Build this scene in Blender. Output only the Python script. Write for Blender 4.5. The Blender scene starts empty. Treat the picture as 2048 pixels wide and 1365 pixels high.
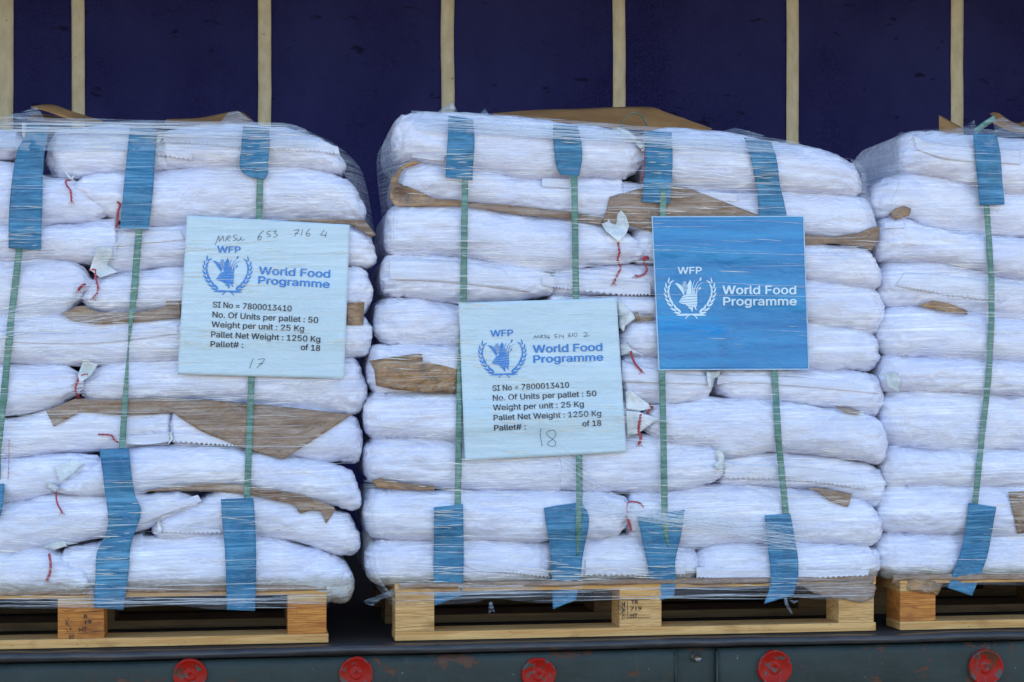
import bpy, bmesh, math, random
import numpy as np
from mathutils import Vector, Matrix, Quaternion, geometry
from mathutils.bvhtree import BVHTree

# ------------------------------------------------------------------ camera, world, sun
SC = bpy.context.scene
COL = SC.collection
R = math.radians
F = 3400.0            # focal length in photo pixels (2048 wide)
PSI = R(8.7)          # the truck side runs away to the right
D = 4.25              # metres from the load's front plane
HC = 0.604            # camera height above the trailer deck
HOR = 800.0           # photo row of the horizon
cam_d = bpy.data.cameras.new('camera')
cam = bpy.data.objects.new('camera', cam_d)
COL.objects.link(cam)
SC.camera = cam
cam_d.sensor_width = 36.0
cam_d.lens = F / 2048 * 36
cam_d.shift_y = (HOR - 682.5) / 2048
cam_d.clip_end = 500
cam.location = (0, -D, HC)
cam.rotation_euler = (R(90), 0, -PSI)

SUN_EL, SUN_AZ = 36, 8          # the sun stands behind the trailer: this side is in open shade
w = bpy.data.worlds.new('World')
SC.world = w
w.use_nodes = True
nt = w.node_tree
sky = nt.nodes.new('ShaderNodeTexSky')
sky.sky_type = 'NISHITA'
sky.sun_disc = False
sky.sun_elevation = R(SUN_EL)
sky.sun_rotation = R(SUN_AZ)
bg = nt.nodes['Background']
nt.links.new(sky.outputs[0], bg.inputs[0])
bg.inputs[1].default_value = 0.15
sd = bpy.data.lights.new('sun', 'SUN')
sd.energy = 5.0
sd.angle = R(0.5)
sd.color = (1.0, 0.93, 0.82)
so = bpy.data.objects.new('sun', sd)
COL.objects.link(so)
az, el = R(SUN_AZ), R(SUN_EL)
sdir = Vector((math.sin(az) * math.cos(el), math.cos(az) * math.cos(el), math.sin(el)))
so.rotation_euler = sdir.to_track_quat('Z', 'Y').to_euler()
so.location = sdir * 20
SC.view_settings.view_transform = 'Standard'
SC.view_settings.look = 'None'
SC.view_settings.gamma = 1
SC.view_settings.use_curve_mapping = False
SC.view_settings.exposure = 1.72
SC.cycles.transparent_max_bounces = 16
SC.cycles.max_bounces = 8

rng = np.random.default_rng(7)
random.seed(7)

# ------------------------------------------------------------------ photo pixels -> places in the world
CP, SP = math.cos(PSI), math.sin(PSI)
def P(px, py, y=0.0):
    """World point on the plane y = const seen at photo pixel (px, py)."""
    px = np.asarray(px, float); py = np.asarray(py, float); y = np.asarray(y, float)
    u = (px - 1024) / F
    t = (y + D) / (CP - u * SP)
    x = t * (SP + u * CP)
    z = HC + t * (HOR - py) / F
    return x, y + 0 * x, z
def PV(px, py, y=0.0):
    a = P(px, py, y)
    return Vector((float(a[0]), float(a[1]), float(a[2])))

# ------------------------------------------------------------------ small helpers
def mesh_obj(name, verts, faces, mat, parent=None, smooth=True):
    me = bpy.data.meshes.new(name)
    me.from_pydata([tuple(map(float, v)) for v in verts], [], faces)
    me.update()
    if smooth:
        me.polygons.foreach_set('use_smooth', [True] * len(me.polygons))
    ob = bpy.data.objects.new(name, me)
    COL.objects.link(ob)
    if mat: me.materials.append(mat)
    if parent: ob.parent = parent
    return ob
def tag(o, label, cat=None, group=None, kind=None):
    o['label'] = label
    if cat: o['category'] = cat
    if group: o['group'] = group
    if kind: o['kind'] = kind
    return o
def empty(name, label, cat, loc=(0, 0, 0), group=None):
    e = bpy.data.objects.new(name, None)
    COL.objects.link(e)
    e.location = loc
    e.empty_display_size = 0.05
    return tag(e, label, cat, group)
def bevel(o, wd, seg=2):
    m = o.modifiers.new('bevel', 'BEVEL'); m.width = wd; m.segments = seg; m.limit_method = 'ANGLE'
def solid(o, th, off=0):
    m = o.modifiers.new('solidify', 'SOLIDIFY'); m.thickness = th; m.offset = off
def box(name, x0, x1, y0, y1, z0, z1, mat, parent=None, bev=0.0015):
    v = [(x, y, z) for x in (x0, x1) for y in (y0, y1) for z in (z0, z1)]
    f = [(0, 1, 3, 2), (4, 6, 7, 5), (0, 4, 5, 1), (2, 3, 7, 6), (0, 2, 6, 4), (1, 5, 7, 3)]
    o = mesh_obj(name, v, f, mat, parent, smooth=False)
    if bev: bevel(o, bev)
    return o
def grid_faces(nu, nv, off=0, close_v=False):
    fs = []
    for i in range(nu - 1):
        for j in range(nv if close_v else nv - 1):
            j2 = (j + 1) % nv
            fs.append((off + i * nv + j, off + (i + 1) * nv + j, off + (i + 1) * nv + j2, off + i * nv + j2))
    return fs
def hash2(ix, iy, seed):
    h = np.sin(ix * 127.1 + iy * 311.7 + seed * 74.7) * 43758.5453
    return h - np.floor(h)
def vnoise(x, y, seed=0):
    ix, iy = np.floor(x), np.floor(y)
    fx, fy = x - ix, y - iy
    fx = fx * fx * (3 - 2 * fx); fy = fy * fy * (3 - 2 * fy)
    a, b = hash2(ix, iy, seed), hash2(ix + 1, iy, seed)
    c, d = hash2(ix, iy + 1, seed), hash2(ix + 1, iy + 1, seed)
    return ((a * (1 - fx) + b * fx) * (1 - fy) + (c * (1 - fx) + d * fx) * fy) * 2 - 1
def fbm(x, y, seed=0, o=3):
    s = 0; a = 1
    for k in range(o):
        s = s + a * vnoise(x * 2 ** k, y * 2 ** k, seed + k * 13); a *= .5
    return s
def tube(pts, rad, seg=6):
    """verts, faces of a tube through pts with radius rad (number or list)."""
    pts = [Vector(p) for p in pts]
    n = len(pts); rad = [rad] * n if not hasattr(rad, '__len__') else rad
    V, Fc = [], []
    for i, p in enumerate(pts):
        t = (pts[min(i + 1, n - 1)] - pts[max(i - 1, 0)]).normalized()
        a = t.cross(Vector((0.1, 1, 0.05))).normalized(); b = t.cross(a)
        for k in range(seg):
            an = 2 * math.pi * k / seg
            V.append(p + (a * math.cos(an) + b * math.sin(an)) * rad[i])
    for i in range(n - 1):
        for k in range(seg):
            k2 = (k + 1) % seg
            Fc.append((i * seg + k, i * seg + k2, (i + 1) * seg + k2, (i + 1) * seg + k))
    Fc.append(tuple(range(seg))[::-1]); Fc.append(tuple((n - 1) * seg + k for k in range(seg)))
    return V, Fc
def smooth_line(pts, n=40):
    """Catmull-Rom through 2-D or 3-D points."""
    p = np.array(pts, float)
    if len(p) < 3:
        t = np.linspace(0, 1, n)[:, None]
        return p[0] * (1 - t) + p[-1] * t
    q = np.vstack([2 * p[0] - p[1], p, 2 * p[-1] - p[-2]])
    out = []
    m = len(p) - 1
    for s in np.linspace(0, m - 1e-6, n):
        i = int(s); t = s - i
        a, b, c, d = q[i], q[i + 1], q[i + 2], q[i + 3]
        out.append(.5 * ((2 * b) + (-a + c) * t + (2 * a - 5 * b + 4 * c - d) * t * t + (-a + 3 * b - 3 * c + d) * t ** 3))
    return np.array(out)

# ------------------------------------------------------------------ materials
class NT:
    def __init__(self, name):
        self.m = bpy.data.materials.new(name); self.m.use_nodes = True
        self.t = self.m.node_tree; self.b = self.t.nodes['Principled BSDF']; self.out = self.t.nodes['Material Output']
    def n(self, ty, **kw):
        nd = self.t.nodes.new(ty)
        for k, v in kw.items(): setattr(nd, k, v)
        return nd
    def l(self, a, b): self.t.links.new(a, b)
    def pos(self, scale=(1, 1, 1), rot=(0, 0, 0)):
        g = self.n('ShaderNodeNewGeometry'); m = self.n('ShaderNodeMapping')
        self.l(g.outputs['Position'], m.inputs[0]); m.inputs['Scale'].default_value = scale; m.inputs['Rotation'].default_value = rot
        # rotate first, stretch afterwards
        if any(rot):
            m.inputs['Scale'].default_value = (1, 1, 1)
            m2 = self.n('ShaderNodeMapping'); self.l(m.outputs[0], m2.inputs[0]); m2.inputs['Scale'].default_value = scale
            return m2.outputs[0]
        return m.outputs[0]
    def noise(self, vec, scale=1, detail=2, rough=.5, dist=0):
        k = self.n('ShaderNodeTexNoise'); self.l(vec, k.inputs['Vector'])
        k.inputs['Scale'].default_value = scale; k.inputs['Detail'].default_value = detail
        k.inputs['Roughness'].default_value = rough; k.inputs['Distortion'].default_value = dist
        return k.outputs[0]
    def ramp(self, fac, a, b, ca=(0, 0, 0, 1), cb=(1, 1, 1, 1)):
        r = self.n('ShaderNodeValToRGB'); self.l(fac, r.inputs[0])
        r.color_ramp.elements[0].position = a; r.color_ramp.elements[1].position = b
        r.color_ramp.elements[0].color = ca; r.color_ramp.elements[1].color = cb
        return r.outputs[0]
    def math(self, op, a, b=None, clamp=False):
        k = self.n('ShaderNodeMath', operation=op, use_clamp=clamp)
        for i, v in enumerate((a, b)):
            if v is None: continue
            if hasattr(v, 'links'): self.l(v, k.inputs[i])
            else: k.inputs[i].default_value = v
        return k.outputs[0]
    def mix(self, fac, a, b):
        k = self.n('ShaderNodeMix', data_type='RGBA')
        for i, v in ((0, fac), (6, a), (7, b)):
            if hasattr(v, 'links'): self.l(v, k.inputs[i])
            else: k.inputs[i].default_value = v
        return k.outputs[2]
    def bump(self, h, strength=.5, dist=.001, normal=None):
        k = self.n('ShaderNodeBump'); self.l(h, k.inputs['Height'])
        k.inputs['Strength'].default_value = strength; k.inputs['Distance'].default_value = dist
        if normal: self.l(normal, k.inputs['Normal'])
        return k.outputs[0]
def c4(*c): return (c[0], c[1], c[2], 1)

def wrapped(name, col, rough=.6, veil=.35, film=(.72, .76, .80), col2=None, colscale=(5, 5, 5), crack=0.0, weave=0.0, gloss=.9, sub=None):
    """A surface pressed tight under stretch film: its own colour, thin milky film streaks, and a streaky gloss coat."""
    T = NT(name)
    base = c4(*col)
    if col2:
        base = T.mix(T.ramp(T.noise(T.pos(colscale), 1, 4, .6), .35, .7), c4(*col), c4(*col2))
    v1 = T.noise(T.pos((1.5, 3, 210), (0, R(2.2), 0)), 1, 3, .6)
    v2 = T.noise(T.pos((5, 5, 95), (0, R(-1.2), 0)), 1, 4, .7)
    patch = T.ramp(T.noise(T.pos((2.2, 2, 9)), 1, 3, .6), .38, .62)
    st = T.ramp(T.math('ADD', T.math('MULTIPLY', v1, .5), T.math('MULTIPLY', v2, .5)), .47, .60)
    fac = T.math('MULTIPLY', st, T.math('ADD', T.math('MULTIPLY', patch, .8), .2))
    fac = T.math('MULTIPLY', fac, veil * 1.25, True)
    fac = T.math('ADD', fac, veil * .10)
    wet = T.ramp(T.noise(T.pos((5.5, 6, 17)), 1, 5, .55, .4), .50, .535)
    fac = T.math('ADD', fac, T.math('MULTIPLY', wet, veil * .22), True)
    colr = T.mix(fac, base, c4(*film))
    if weave:      # dust rubbed into the undersides of the lowest sacks
        g_ = T.n('ShaderNodeNewGeometry'); sx = T.n('ShaderNodeSeparateXYZ'); T.l(g_.outputs['Position'], sx.inputs[0])
        dirt = T.math('ADD', T.math('MULTIPLY', T.noise(T.pos((22, 22, 60)), 1, 5, .7), .035), sx.outputs[2])
        colr = T.mix(T.ramp(dirt, .170, .186, c4(.75, .75, .75), c4(0, 0, 0)), colr, c4(.30, .28, .22))
    T.l(colr, T.b.inputs['Base Color'])
    T.b.inputs['Roughness'].default_value = rough
    # coat
    T.b.inputs['Coat Weight'].default_value = gloss
    T.b.inputs['Coat Roughness'].default_value = .12
    T.b.inputs['Coat IOR'].default_value = 1.9 if weave else 1.7
    w1 = T.noise(T.pos((3, 3, 100), (0, R(1.5), 0)), 1, 3, .6)
    w2 = T.noise(T.pos((14, 14, 46), (0, R(-4), 0)), 1, 3, .6)
    h = T.math('ADD', T.math('MULTIPLY', w1, .5), T.math('MULTIPLY', w2, .9))
    w3 = T.noise(T.pos((9, 9, 24), (0, R(3), 0)), 1, 3, .55, 1.2)
    ridge = T.math('ABSOLUTE', T.math('SUBTRACT', w3, .5))
    h = T.math('ADD', h, T.math('MULTIPLY', ridge, -3.4))
    T.l(T.bump(h, 1.0, .012), T.b.inputs['Coat Normal'])
    hb = T.math('ADD', T.math('MULTIPLY', T.math('ADD', w2, T.math('MULTIPLY', ridge, -1.0)), .6), T.math('MULTIPLY', T.noise(T.pos((28, 28, 34)), 1, 4, .6), .7))
    T.l(T.bump(hb, .8, .0022), T.b.inputs['Normal'])
    return T.m

M = {}
M['sack'] = wrapped('sack_weave', (.55, .58, .76), .55, .62, (.92, .94, 1.0), (.63, .63, .74), (9, 9, 9), weave=1)
M['sack_end'] = M['sack']
M['flap'] = wrapped('sack_flap', (.58, .60, .72), .5, .5, (.86, .88, .96))
M['mouth'] = wrapped('sack_mouth', (.38, .47, .51), .5, .45, (.8, .82, .84), (.74, .76, .78), (30, 30, 30))
M['paper'] = wrapped('kraft_under_film', (.14, .072, .032), .65, .46, (.54, .45, .38), (.25, .14, .065), (14, 14, 20))
M['paper_shiny'] = wrapped('kraft_edge_under_film', (.09, .038, .010), .45, .22, (.62, .48, .32), (.40, .20, .06), (20, 20, 34))
M['pad'] = wrapped('blue_foam', (.0, .080, .185), .8, .46, (.15, .44, .66), (.004, .135, .29), (14, 14, 7), gloss=.55)
M['strap'] = wrapped('green_strap', (.010, .13, .09), .4, .30, (.42, .60, .54))
M['string'] = wrapped('red_string', (.30, .012, .03), .7, .15, (.5, .3, .3), (.5, .05, .07), (150, 150, 150), gloss=.3)
M['sheet'] = wrapped('pale_sheet', (.47, .61, .69), .45, .30, (.76, .87, .95), gloss=.5)
M['sheet_blue'] = wrapped('blue_sheet', (.0, .150, .40), .4, .14, (.03, .40, .72), (.015, .27, .56), (2.6, 3, 26), gloss=.35)
M['ink_blue'] = wrapped('blue_ink', (.003, .17, .55), .45, .10, (.30, .52, .74), gloss=.4)
M['ink_white'] = wrapped('white_ink', (.60, .76, .86), .45, .08, (.66, .80, .88), gloss=.4)
M['ink_black'] = wrapped('black_ink', (.008, .010, .016), .45, .07, (.30, .34, .40), gloss=.3)
M['border'] = wrapped('sheet_border', (.30, .48, .66), .45, .15, (.7, .8, .86))

def kraft():
    T = NT('kraft_paper')
    T.l(T.mix(T.ramp(T.noise(T.pos((10, 10, 10)), 1, 4, .6), .3, .7), c4(.22, .10, .028), c4(.36, .18, .06)), T.b.inputs['Base Color'])
    T.b.inputs['Roughness'].default_value = .7
    T.l(T.bump(T.noise(T.pos((25, 25, 25)), 1, 4, .6), .5, .004), T.b.inputs['Normal'])
    T.b.inputs['Coat Weight'].default_value = .15
    return T.m
M['kraft'] = kraft()

def film_mat(name, alpha_lo, alpha_hi, tint=(.75, .80, .84), sc=300):
    T = NT(name)
    tr = T.n('ShaderNodeBsdfTransparent'); tr.inputs[0].default_value = (.985, .99, .995, 1)
    mx = T.n('ShaderNodeMixShader')
    st = T.noise(T.pos((2.5, 6, sc), (0, R(3), 0)), 1, 4, .7)
    pt = T.noise(T.pos((5, 5, 16)), 1, 3, .6)
    a = T.ramp(T.math('ADD', T.math('MULTIPLY', st, .7), T.math('MULTIPLY', pt, .3)), .40, .66, (alpha_lo,) * 3 + (1,), (alpha_hi,) * 3 + (1,))
    T.l(a, mx.inputs[0]); T.l(tr.outputs[0], mx.inputs[1]); T.l(T.b.outputs[0], mx.inputs[2]); T.l(mx.outputs[0], T.out.inputs[0])
    T.b.inputs['Base Color'].default_value = c4(*tint); T.b.inputs['Roughness'].default_value = .22
    T.b.inputs['Specular IOR Level'].default_value = .9
    h = T.math('ADD', T.noise(T.pos((4, 4, 180), (0, R(2), 0)), 1, 3, .6), T.noise(T.pos((14, 14, 40)), 1, 3, .6))
    T.l(T.bump(h, 1, .006), T.b.inputs['Normal'])
    return T.m
M['film'] = film_mat('stretch_film', .03, .50)
M['film_band'] = film_mat('stretch_film_layers', .05, .55, (.50, .62, .78), 200)
M['film_skirt'] = film_mat('stretch_film_thin', .015, .24, (.42, .44, .50), 160)
M['crease'] = film_mat('film_crease', .15, .75, (.80, .83, .86), 500)

def wood(name, a, b, axis='x'):
    T = NT(name)
    sc = (3, 30, 75) if axis == 'x' else (9, 30, 190)
    g = T.noise(T.pos(sc), 1, 5, .65, 1.2)
    big = T.noise(T.pos((7, 7, 14)), 1, 3, .6)
    c = T.mix(T.ramp(g, .38, .62), c4(*a), c4(*b))
    c = T.mix(T.ramp(big, .55, .8), c, c4(a[0] * .62, a[1] * .55, a[2] * .5))
    vor = T.n('ShaderNodeTexVoronoi'); T.l(T.pos((6, 6, 22)), vor.inputs[0])
    c = T.mix(T.ramp(vor.outputs[0], .05, .13, c4(.8, .8, .8), c4(0, 0, 0)), c, c4(.12, .06, .03))
    T.l(c, T.b.inputs['Base Color']); T.b.inputs['Roughness'].default_value = .72
    T.l(T.bump(g, .9, .003), T.b.inputs['Normal'])
    return T.m
M['wood'] = wood('pine_board', (.50, .255, .075), (.70, .42, .16))
M['wood_block'] = wood('pine_block', (.44, .23, .07), (.74, .46, .19), 'b')
M['wood_dark'] = wood('orange_chip_block', (.34, .10, .012), (.62, .26, .05), 'b')
M['wood_shaded'] = wood('shaded_inner_board', (.09, .045, .015), (.15, .08, .03))  # same pine, darkened: the shade inside the pallets is painted into its colour
def simple(name, col, rough=.6, metal=0):
    T = NT(name); T.b.inputs['Base Color'].default_value = c4(*col); T.b.inputs['Roughness'].default_value = rough; T.b.inputs['Metallic'].default_value = metal
    return T.m
M['stamp'] = simple('stamp_ink', (.03, .025, .02), .8)
M['bolt'] = simple('bolt_steel', (.30, .28, .25), .4, .9)

def steel():
    T = NT('painted_steel')
    n1 = T.noise(T.pos((5, 5, 9)), 1, 5, .65)
    c = T.mix(T.ramp(n1, .35, .7), c4(.009, .019, .019), c4(.030, .044, .042))
    # scratches, drips and dust on the paint
    drip = T.noise(T.pos((55, 5, 4)), 1, 4, .7)
    c = T.mix(T.ramp(drip, .62, .78, c4(0, 0, 0), c4(.45, .45, .45)), c, c4(.085, .075, .06))
    rn = T.noise(T.pos((13, 13, 16)), 1, 6, .72, .6)
    rust = T.ramp(rn, .58, .62)
    c = T.mix(rust, c, c4(.075, .032, .018))
    sp = T.noise(T.pos((120, 120, 120)), 1, 2, .5)
    c = T.mix(T.ramp(sp, .76, .80), c, c4(.30, .30, .28))
    T.l(c, T.b.inputs['Base Color'])
    T.l(T.ramp(n1, .3, .8, c4(.4, .4, .4), c4(.7, .7, .7)), T.b.inputs['Roughness']); T.b.inputs['Specular IOR Level'].default_value = .3
    h = T.math('ADD', T.math('MULTIPLY', n1, 1.0), T.math('MULTIPLY', rust, -.15))
    h = T.math('ADD', h, T.math('MULTIPLY', T.noise(T.pos((40, 40, 60)), 1, 4, .6), .25))
    T.l(T.bump(h, .7, .004), T.b.inputs['Normal'])
    return T.m
M['steel'] = steel()
def lipm():
    T = NT('worn_lip_steel')
    n1 = T.noise(T.pos((7, 30, 50)), 1, 5, .7)
    c = T.mix(T.ramp(n1, .4, .68), c4(.028, .032, .040), c4(.075, .068, .066))
    c = T.mix(T.ramp(T.noise(T.pos((9, 9, 30)), 1, 5, .7), .62, .70), c, c4(.12, .05, .03))
    T.l(c, T.b.inputs['Base Color']); T.b.inputs['Roughness'].default_value = .42; T.b.inputs['Metallic'].default_value = .25
    T.l(T.bump(n1, .7, .002), T.b.inputs['Normal'])
    return T.m
M['lip'] = lipm()
def deckm():
    T = NT('deck_boards')
    n1 = T.noise(T.pos((6, 30, 6)), 1, 5, .7)
    T.l(T.mix(n1, c4(.006, .005, .005), c4(.022, .018, .015)), T.b.inputs['Base Color']); T.b.inputs['Roughness'].default_value = .8
    return T.m
M['deck'] = deckm()
def redm():
    T = NT('chipped_red_paint')
    n1 = T.noise(T.pos((42, 42, 42)), 1, 5, .62, .5)
    c = T.mix(T.ramp(n1, .555, .585), c4(.32, .009, .004), c4(.07, .075, .07))
    c = T.mix(T.ramp(T.noise(T.pos((22, 22, 22)), 1, 4, .6), .58, .66), c, c4(.10, .035, .02))
    T.l(c, T.b.inputs['Base Color']); T.b.inputs['Roughness'].default_value = .5; T.b.inputs['Specular IOR Level'].default_value = .2
    T.l(T.bump(n1, .6, .002), T.b.inputs['Normal'])
    return T.m
M['red'] = redm()
def curtain():
    T = NT('navy_tarpaulin')
    n1 = T.noise(T.pos((1.6, 2, 1.1)), 1, 5, .6)
    c = T.mix(T.ramp(n1, .38, .68), c4(.005, .003, .042), c4(.026, .028, .105))
    w2 = T.noise(T.pos((170, 170, 170)), 1, 3, .6)
    c = T.mix(T.ramp(w2, .35, .75), c, c4(.020, .022, .11))
    s = T.noise(T.pos((9, 9, 24)), 1, 4, .62)
    c = T.mix(T.ramp(s, .63, .68), c, c4(.006, .006, .03))
    T.l(c, T.b.inputs['Base Color']); T.b.inputs['Roughness'].default_value = .8; T.b.inputs['Specular IOR Level'].default_value = .12
    T.l(T.bump(T.noise(T.pos((3, 3, 1)), 1, 4, .6), .6, .02), T.b.inputs['Normal'])
    return T.m
M['curtain'] = curtain()
def webm():
    T = NT('beige_webbing')
    n1 = T.noise(T.pos((30, 30, 12)), 1, 5, .6)
    c = T.mix(T.ramp(n1, .35, .7), c4(.48, .41, .28), c4(.64, .56, .40))
    c = T.mix(T.ramp(T.noise(T.pos((22, 22, 30)), 1, 4, .6), .68, .74), c, c4(.14, .11, .07))
    T.l(c, T.b.inputs['Base Color']); T.b.inputs['Roughness'].default_value = .8
    T.l(T.bump(T.noise(T.pos((300, 300, 300)), 1, 1), .4, .001), T.b.inputs['Normal'])
    return T.m
M['web'] = webm()
def groundm():
    T = NT('dusty_concrete')
    n1 = T.noise(T.pos((.8, .8, .8)), 1, 6, .65)
    T.l(T.mix(n1, c4(.22, .155, .095), c4(.29, .21, .13)), T.b.inputs['Base Color']); T.b.inputs['Roughness'].default_value = .85
    return T.m
M['ground'] = groundm()
M['roof'] = simple('roof_sheet', (.55, .55, .5), .7)

# ------------------------------------------------------------------ ground and trailer
GZ = -1.2
g = mesh_obj('ground', [(-200, -200, GZ), (200, -200, GZ), (200, 200, GZ), (-200, 200, GZ)], [(0, 1, 2, 3)], M['ground'], smooth=False)
tag(g, 'dusty concrete yard beneath the trailer', kind='structure')

trailer = empty('trailer', 'green-grey curtainside trailer bed with red discs along its rail, carrying the wrapped stacks', 'trailer', (0, 0, GZ))
def tpar(o):
    o.parent = trailer; o.matrix_parent_inverse = Matrix.Translation((0, 0, -GZ)); return o
TX0, TX1 = -3.2, 5.2
CURY = 2.45
tpar(box('deck', TX0, TX1, -.028, CURY + .05, -.05, -.002, M['deck']))
ROOF = 2.62
tpar(box('roof', TX0, TX1, -.12, CURY + .1, ROOF, ROOF + .04, M['roof']))
# rounded lip of the side rail
prof = []
for k in range(13):
    a = math.pi * (.5 + k / 12)          # from top round the front to the bottom
    prof.append((-.055 + .012 * math.cos(a), -.0125 + .0105 * math.sin(a)))
prof = [(-.026, -.002)] + prof + [(-.026, -.023)]
xs = np.linspace(TX0, TX1, 500)
V = []
for x in xs:
    dz = .0012 * math.sin(x * 7) + .0012 * float(vnoise(np.array(x * 12.), np.array(3.), 4))
    for (y, z) in prof: V.append((x, y - .001 * math.sin(x * 17), z + dz))
tpar(mesh_obj('rail_lip', V, grid_faces(len(xs), len(prof)), M['lip']))
# rail face: pressed panels with a recessed bay between two welded edges
def rail_face(x0, x1, yf, name='rail_panel', top=-.026):
    pr = [(yf + .022, top - .001), (yf + .010, top - .003), (yf + .003, top - .010), (yf, top - .022), (yf, -.12), (yf + .001, -.24), (yf + .012, -.262), (yf + .03, -.265)]
    nx = max(8, int((x1 - x0) / .02)); X = np.linspace(x0, x1, nx); V = []
    for x in X:
        for (y, z) in pr:
            V.append((x, y + .0018 * float(fbm(np.array(x * 3.), np.array(z * 6.), 5)), z))
    o = mesh_obj(name, V, grid_faces(nx, len(pr)), M['steel']); solid(o, .004, 1)
    return tpar(o)
xa, xb = P(1352, 1310, -.05)[0], P(1434, 1310, -.05)[0]
rail_face(TX0, float(xa), -.062)
rail_face(float(xb), TX1, -.062)
rail_face(float(xa) - .01, float(xb) + .01, -.046, 'rail_bay')
for px in (1352, 1434):
    x = float(P(px, 1320, -.06)[0])
    V, Fc = tube([(x, -.060, -.034), (x, -.0615, -.10), (x, -.060, -.26)], .0035, 8)
    tpar(mesh_obj('weld_seam', V, Fc, M['steel']))
# bolt in the bay
b = PV(1391, 1314, -.05)
def disc_stack(name, c, rings, mat, seg=40, wob=0):
    """surface of revolution about the y axis: rings = [(radius, y offset)]"""
    V = []; ph = random.random() * 6
    for (r_, dy) in rings:
        for k in range(seg):
            a = 2 * math.pi * k / seg
            rr = r_ * (1 + wob * math.sin(3 * a + ph) + wob * .6 * math.sin(7 * a + ph))
            V.append((c[0] + rr * math.cos(a), c[1] + dy, c[2] + rr * math.sin(a)))
    Fc = grid_faces(len(rings), seg, close_v=True)
    Fc.append(tuple((len(rings) - 1) * seg + k for k in range(seg)))
    return mesh_obj(name, V, Fc, mat)
bo = tpar(disc_stack('bolt', b, [(.013, .006), (.013, -.004), (.0095, -.006), (.0095, -.024), (.008, -.027)], M['bolt'], 24))
cr = [(380, 1351), (712, 1348), (1077, 1350), (1549, 1336), (1971, 1335)]
for (px, py) in cr:
    c = PV(px, py, -.066)
    s = float(P(px + 33, py, -.066)[0] - c[0])
    rd = disc_stack('red_disc', c, [(s * 1.04, .004), (s * 1.04, -.003), (s * 1.0, -.008), (s * .93, -.008), (s * .88, -.005), (s * .55, -.004), (s * .46, -.001), (s * .36, -.0015), (s * .30, -.004), (s * .12, -.003), (s * .10, -.0015), (.001, -.0015)], M['red'], 48, .012)
    tpar(rd)
# far curtain with its webbing strips
nx, nz = 260, 30
X, Z = np.meshgrid(np.linspace(TX0, TX1, nx), np.linspace(-.02, ROOF, nz), indexing='ij')
def cury(x, z): return CURY + .012 * fbm(x * 1.7, z * .6, 3) + .004 * fbm(x * 9, z * 1.5, 8)
Y = cury(X, Z)
cu = tpar(mesh_obj('side_curtain', np.stack([X, Y, Z], -1).reshape(-1, 3), grid_faces(nx, nz), M['curtain']))
strips = [(-25, 27), (143, 169), (516, 542), (881, 907), (1225, 1250), (1571, 1595), (1901, 1926), (-520, -494), (-890, -864), (-190, -165), (2222, 2246), (2530, 2554)]
for (a, b_) in strips:
    x0, x1 = float(P(a, 100, CURY)[0]), float(P(b_, 100, CURY)[0])
    zz = np.linspace(0, ROOF, 120); V = []
    for z in zz:
        for x in np.linspace(x0, x1, 5):
            xx = x + .0015 * float(fbm(np.array(z * 5.), np.array(a * 1.), 2))
            V.append((xx, float(cury(np.array(xx), np.array(z))) - .006, z))
    s_ = mesh_obj('webbing_strip', V, grid_faces(120, 5), M['web'], cu); solid(s_, .003, 0)
# end walls of the trailer, outside the picture, so that its inside is as dim as a real one
tpar(box('end_wall', TX0 - .04, TX0, -.05, CURY + .05, 0, ROOF, M['roof']))
tpar(box('end_wall', TX1, TX1 + .04, -.05, CURY + .05, 0, ROOF, M['roof']))

# ------------------------------------------------------------------ pallets
def stroke_font(txt, mat, parent, at, w_, h_, y, name='stamp_text', bold=0.01):
    """flat writing in the x-z plane, lower left corner at 'at'."""
    cu_ = bpy.data.curves.new('t', 'FONT'); cu_.body = txt; cu_.size = 1; cu_.offset = bold
    ob = bpy.data.objects.new('t', cu_); COL.objects.link(ob)
    dg = bpy.context.evaluated_depsgraph_get(); dg.update()
    me = bpy.data.meshes.new_from_object(ob.evaluated_get(dg))
    co = np.array([v.co[:] for v in me.vertices]); fs = [tuple(p.vertices) for p in me.polygons]
    bpy.data.objects.remove(ob)
    mn, mx = co.min(0), co.max(0)
    V = [(at[0] + (c[0] - mn[0]) / (mx[0] - mn[0]) * w_, y, at[1] + (c[1] - mn[1]) / (mx[1] - mn[1]) * h_) for c in co]
    return mesh_obj(name, V, fs, mat, parent, smooth=False)
def make_pallet(label, x0, x1, z0, mats, stamp=None):
    root = empty('wooden_pallet', label, 'pallet', (x0, 0, z0), 'pallets under the sack stacks')
    def add(n, a, b_, c, d, e, f, m, bev=.0015):
        o = box(n, a - x0, b_ - x0, c, d, e, f, m, root, bev); return o
    L = x1 - x0
    dp = .80
    for (ya, yb, m) in ((0.0, .10, 'wood'), (.3275, .4725, 'wood_shaded'), (.70, .80, 'wood_shaded')):
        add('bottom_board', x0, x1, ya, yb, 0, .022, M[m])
    xc = (x0 + x1) / 2
    for i, (xa_, xb_) in enumerate(((x0 + .001, x0 + .099), (xc - .055, xc + .055), (x1 - .101, x1 - .005))):
        for j, (ya, yb) in enumerate(((.002, .1), (.3275, .4725), (.70, .798))):
            add('block', xa_, xb_, ya, yb, .0222, .1, M[mats[i] if j == 0 else 'wood_shaded'])
        add('cross_board', xa_, xb_, 0.001, dp, .1002, .121, M['wood_block' if i != 1 else 'wood'])
    for (ya, yb) in ((.0, .145), (.16, .26), (.3275, .4725), (.54, .64), (.655, .80)):
        add('top_board', x0, x1, ya, yb, .1212, .143, M['wood'])
    return root, xc
Xl = lambda px, py=1283, y=0: float(P(px, py, y)[0])
pC0, pC1 = Xl(790), Xl(1752, 1270)
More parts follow.
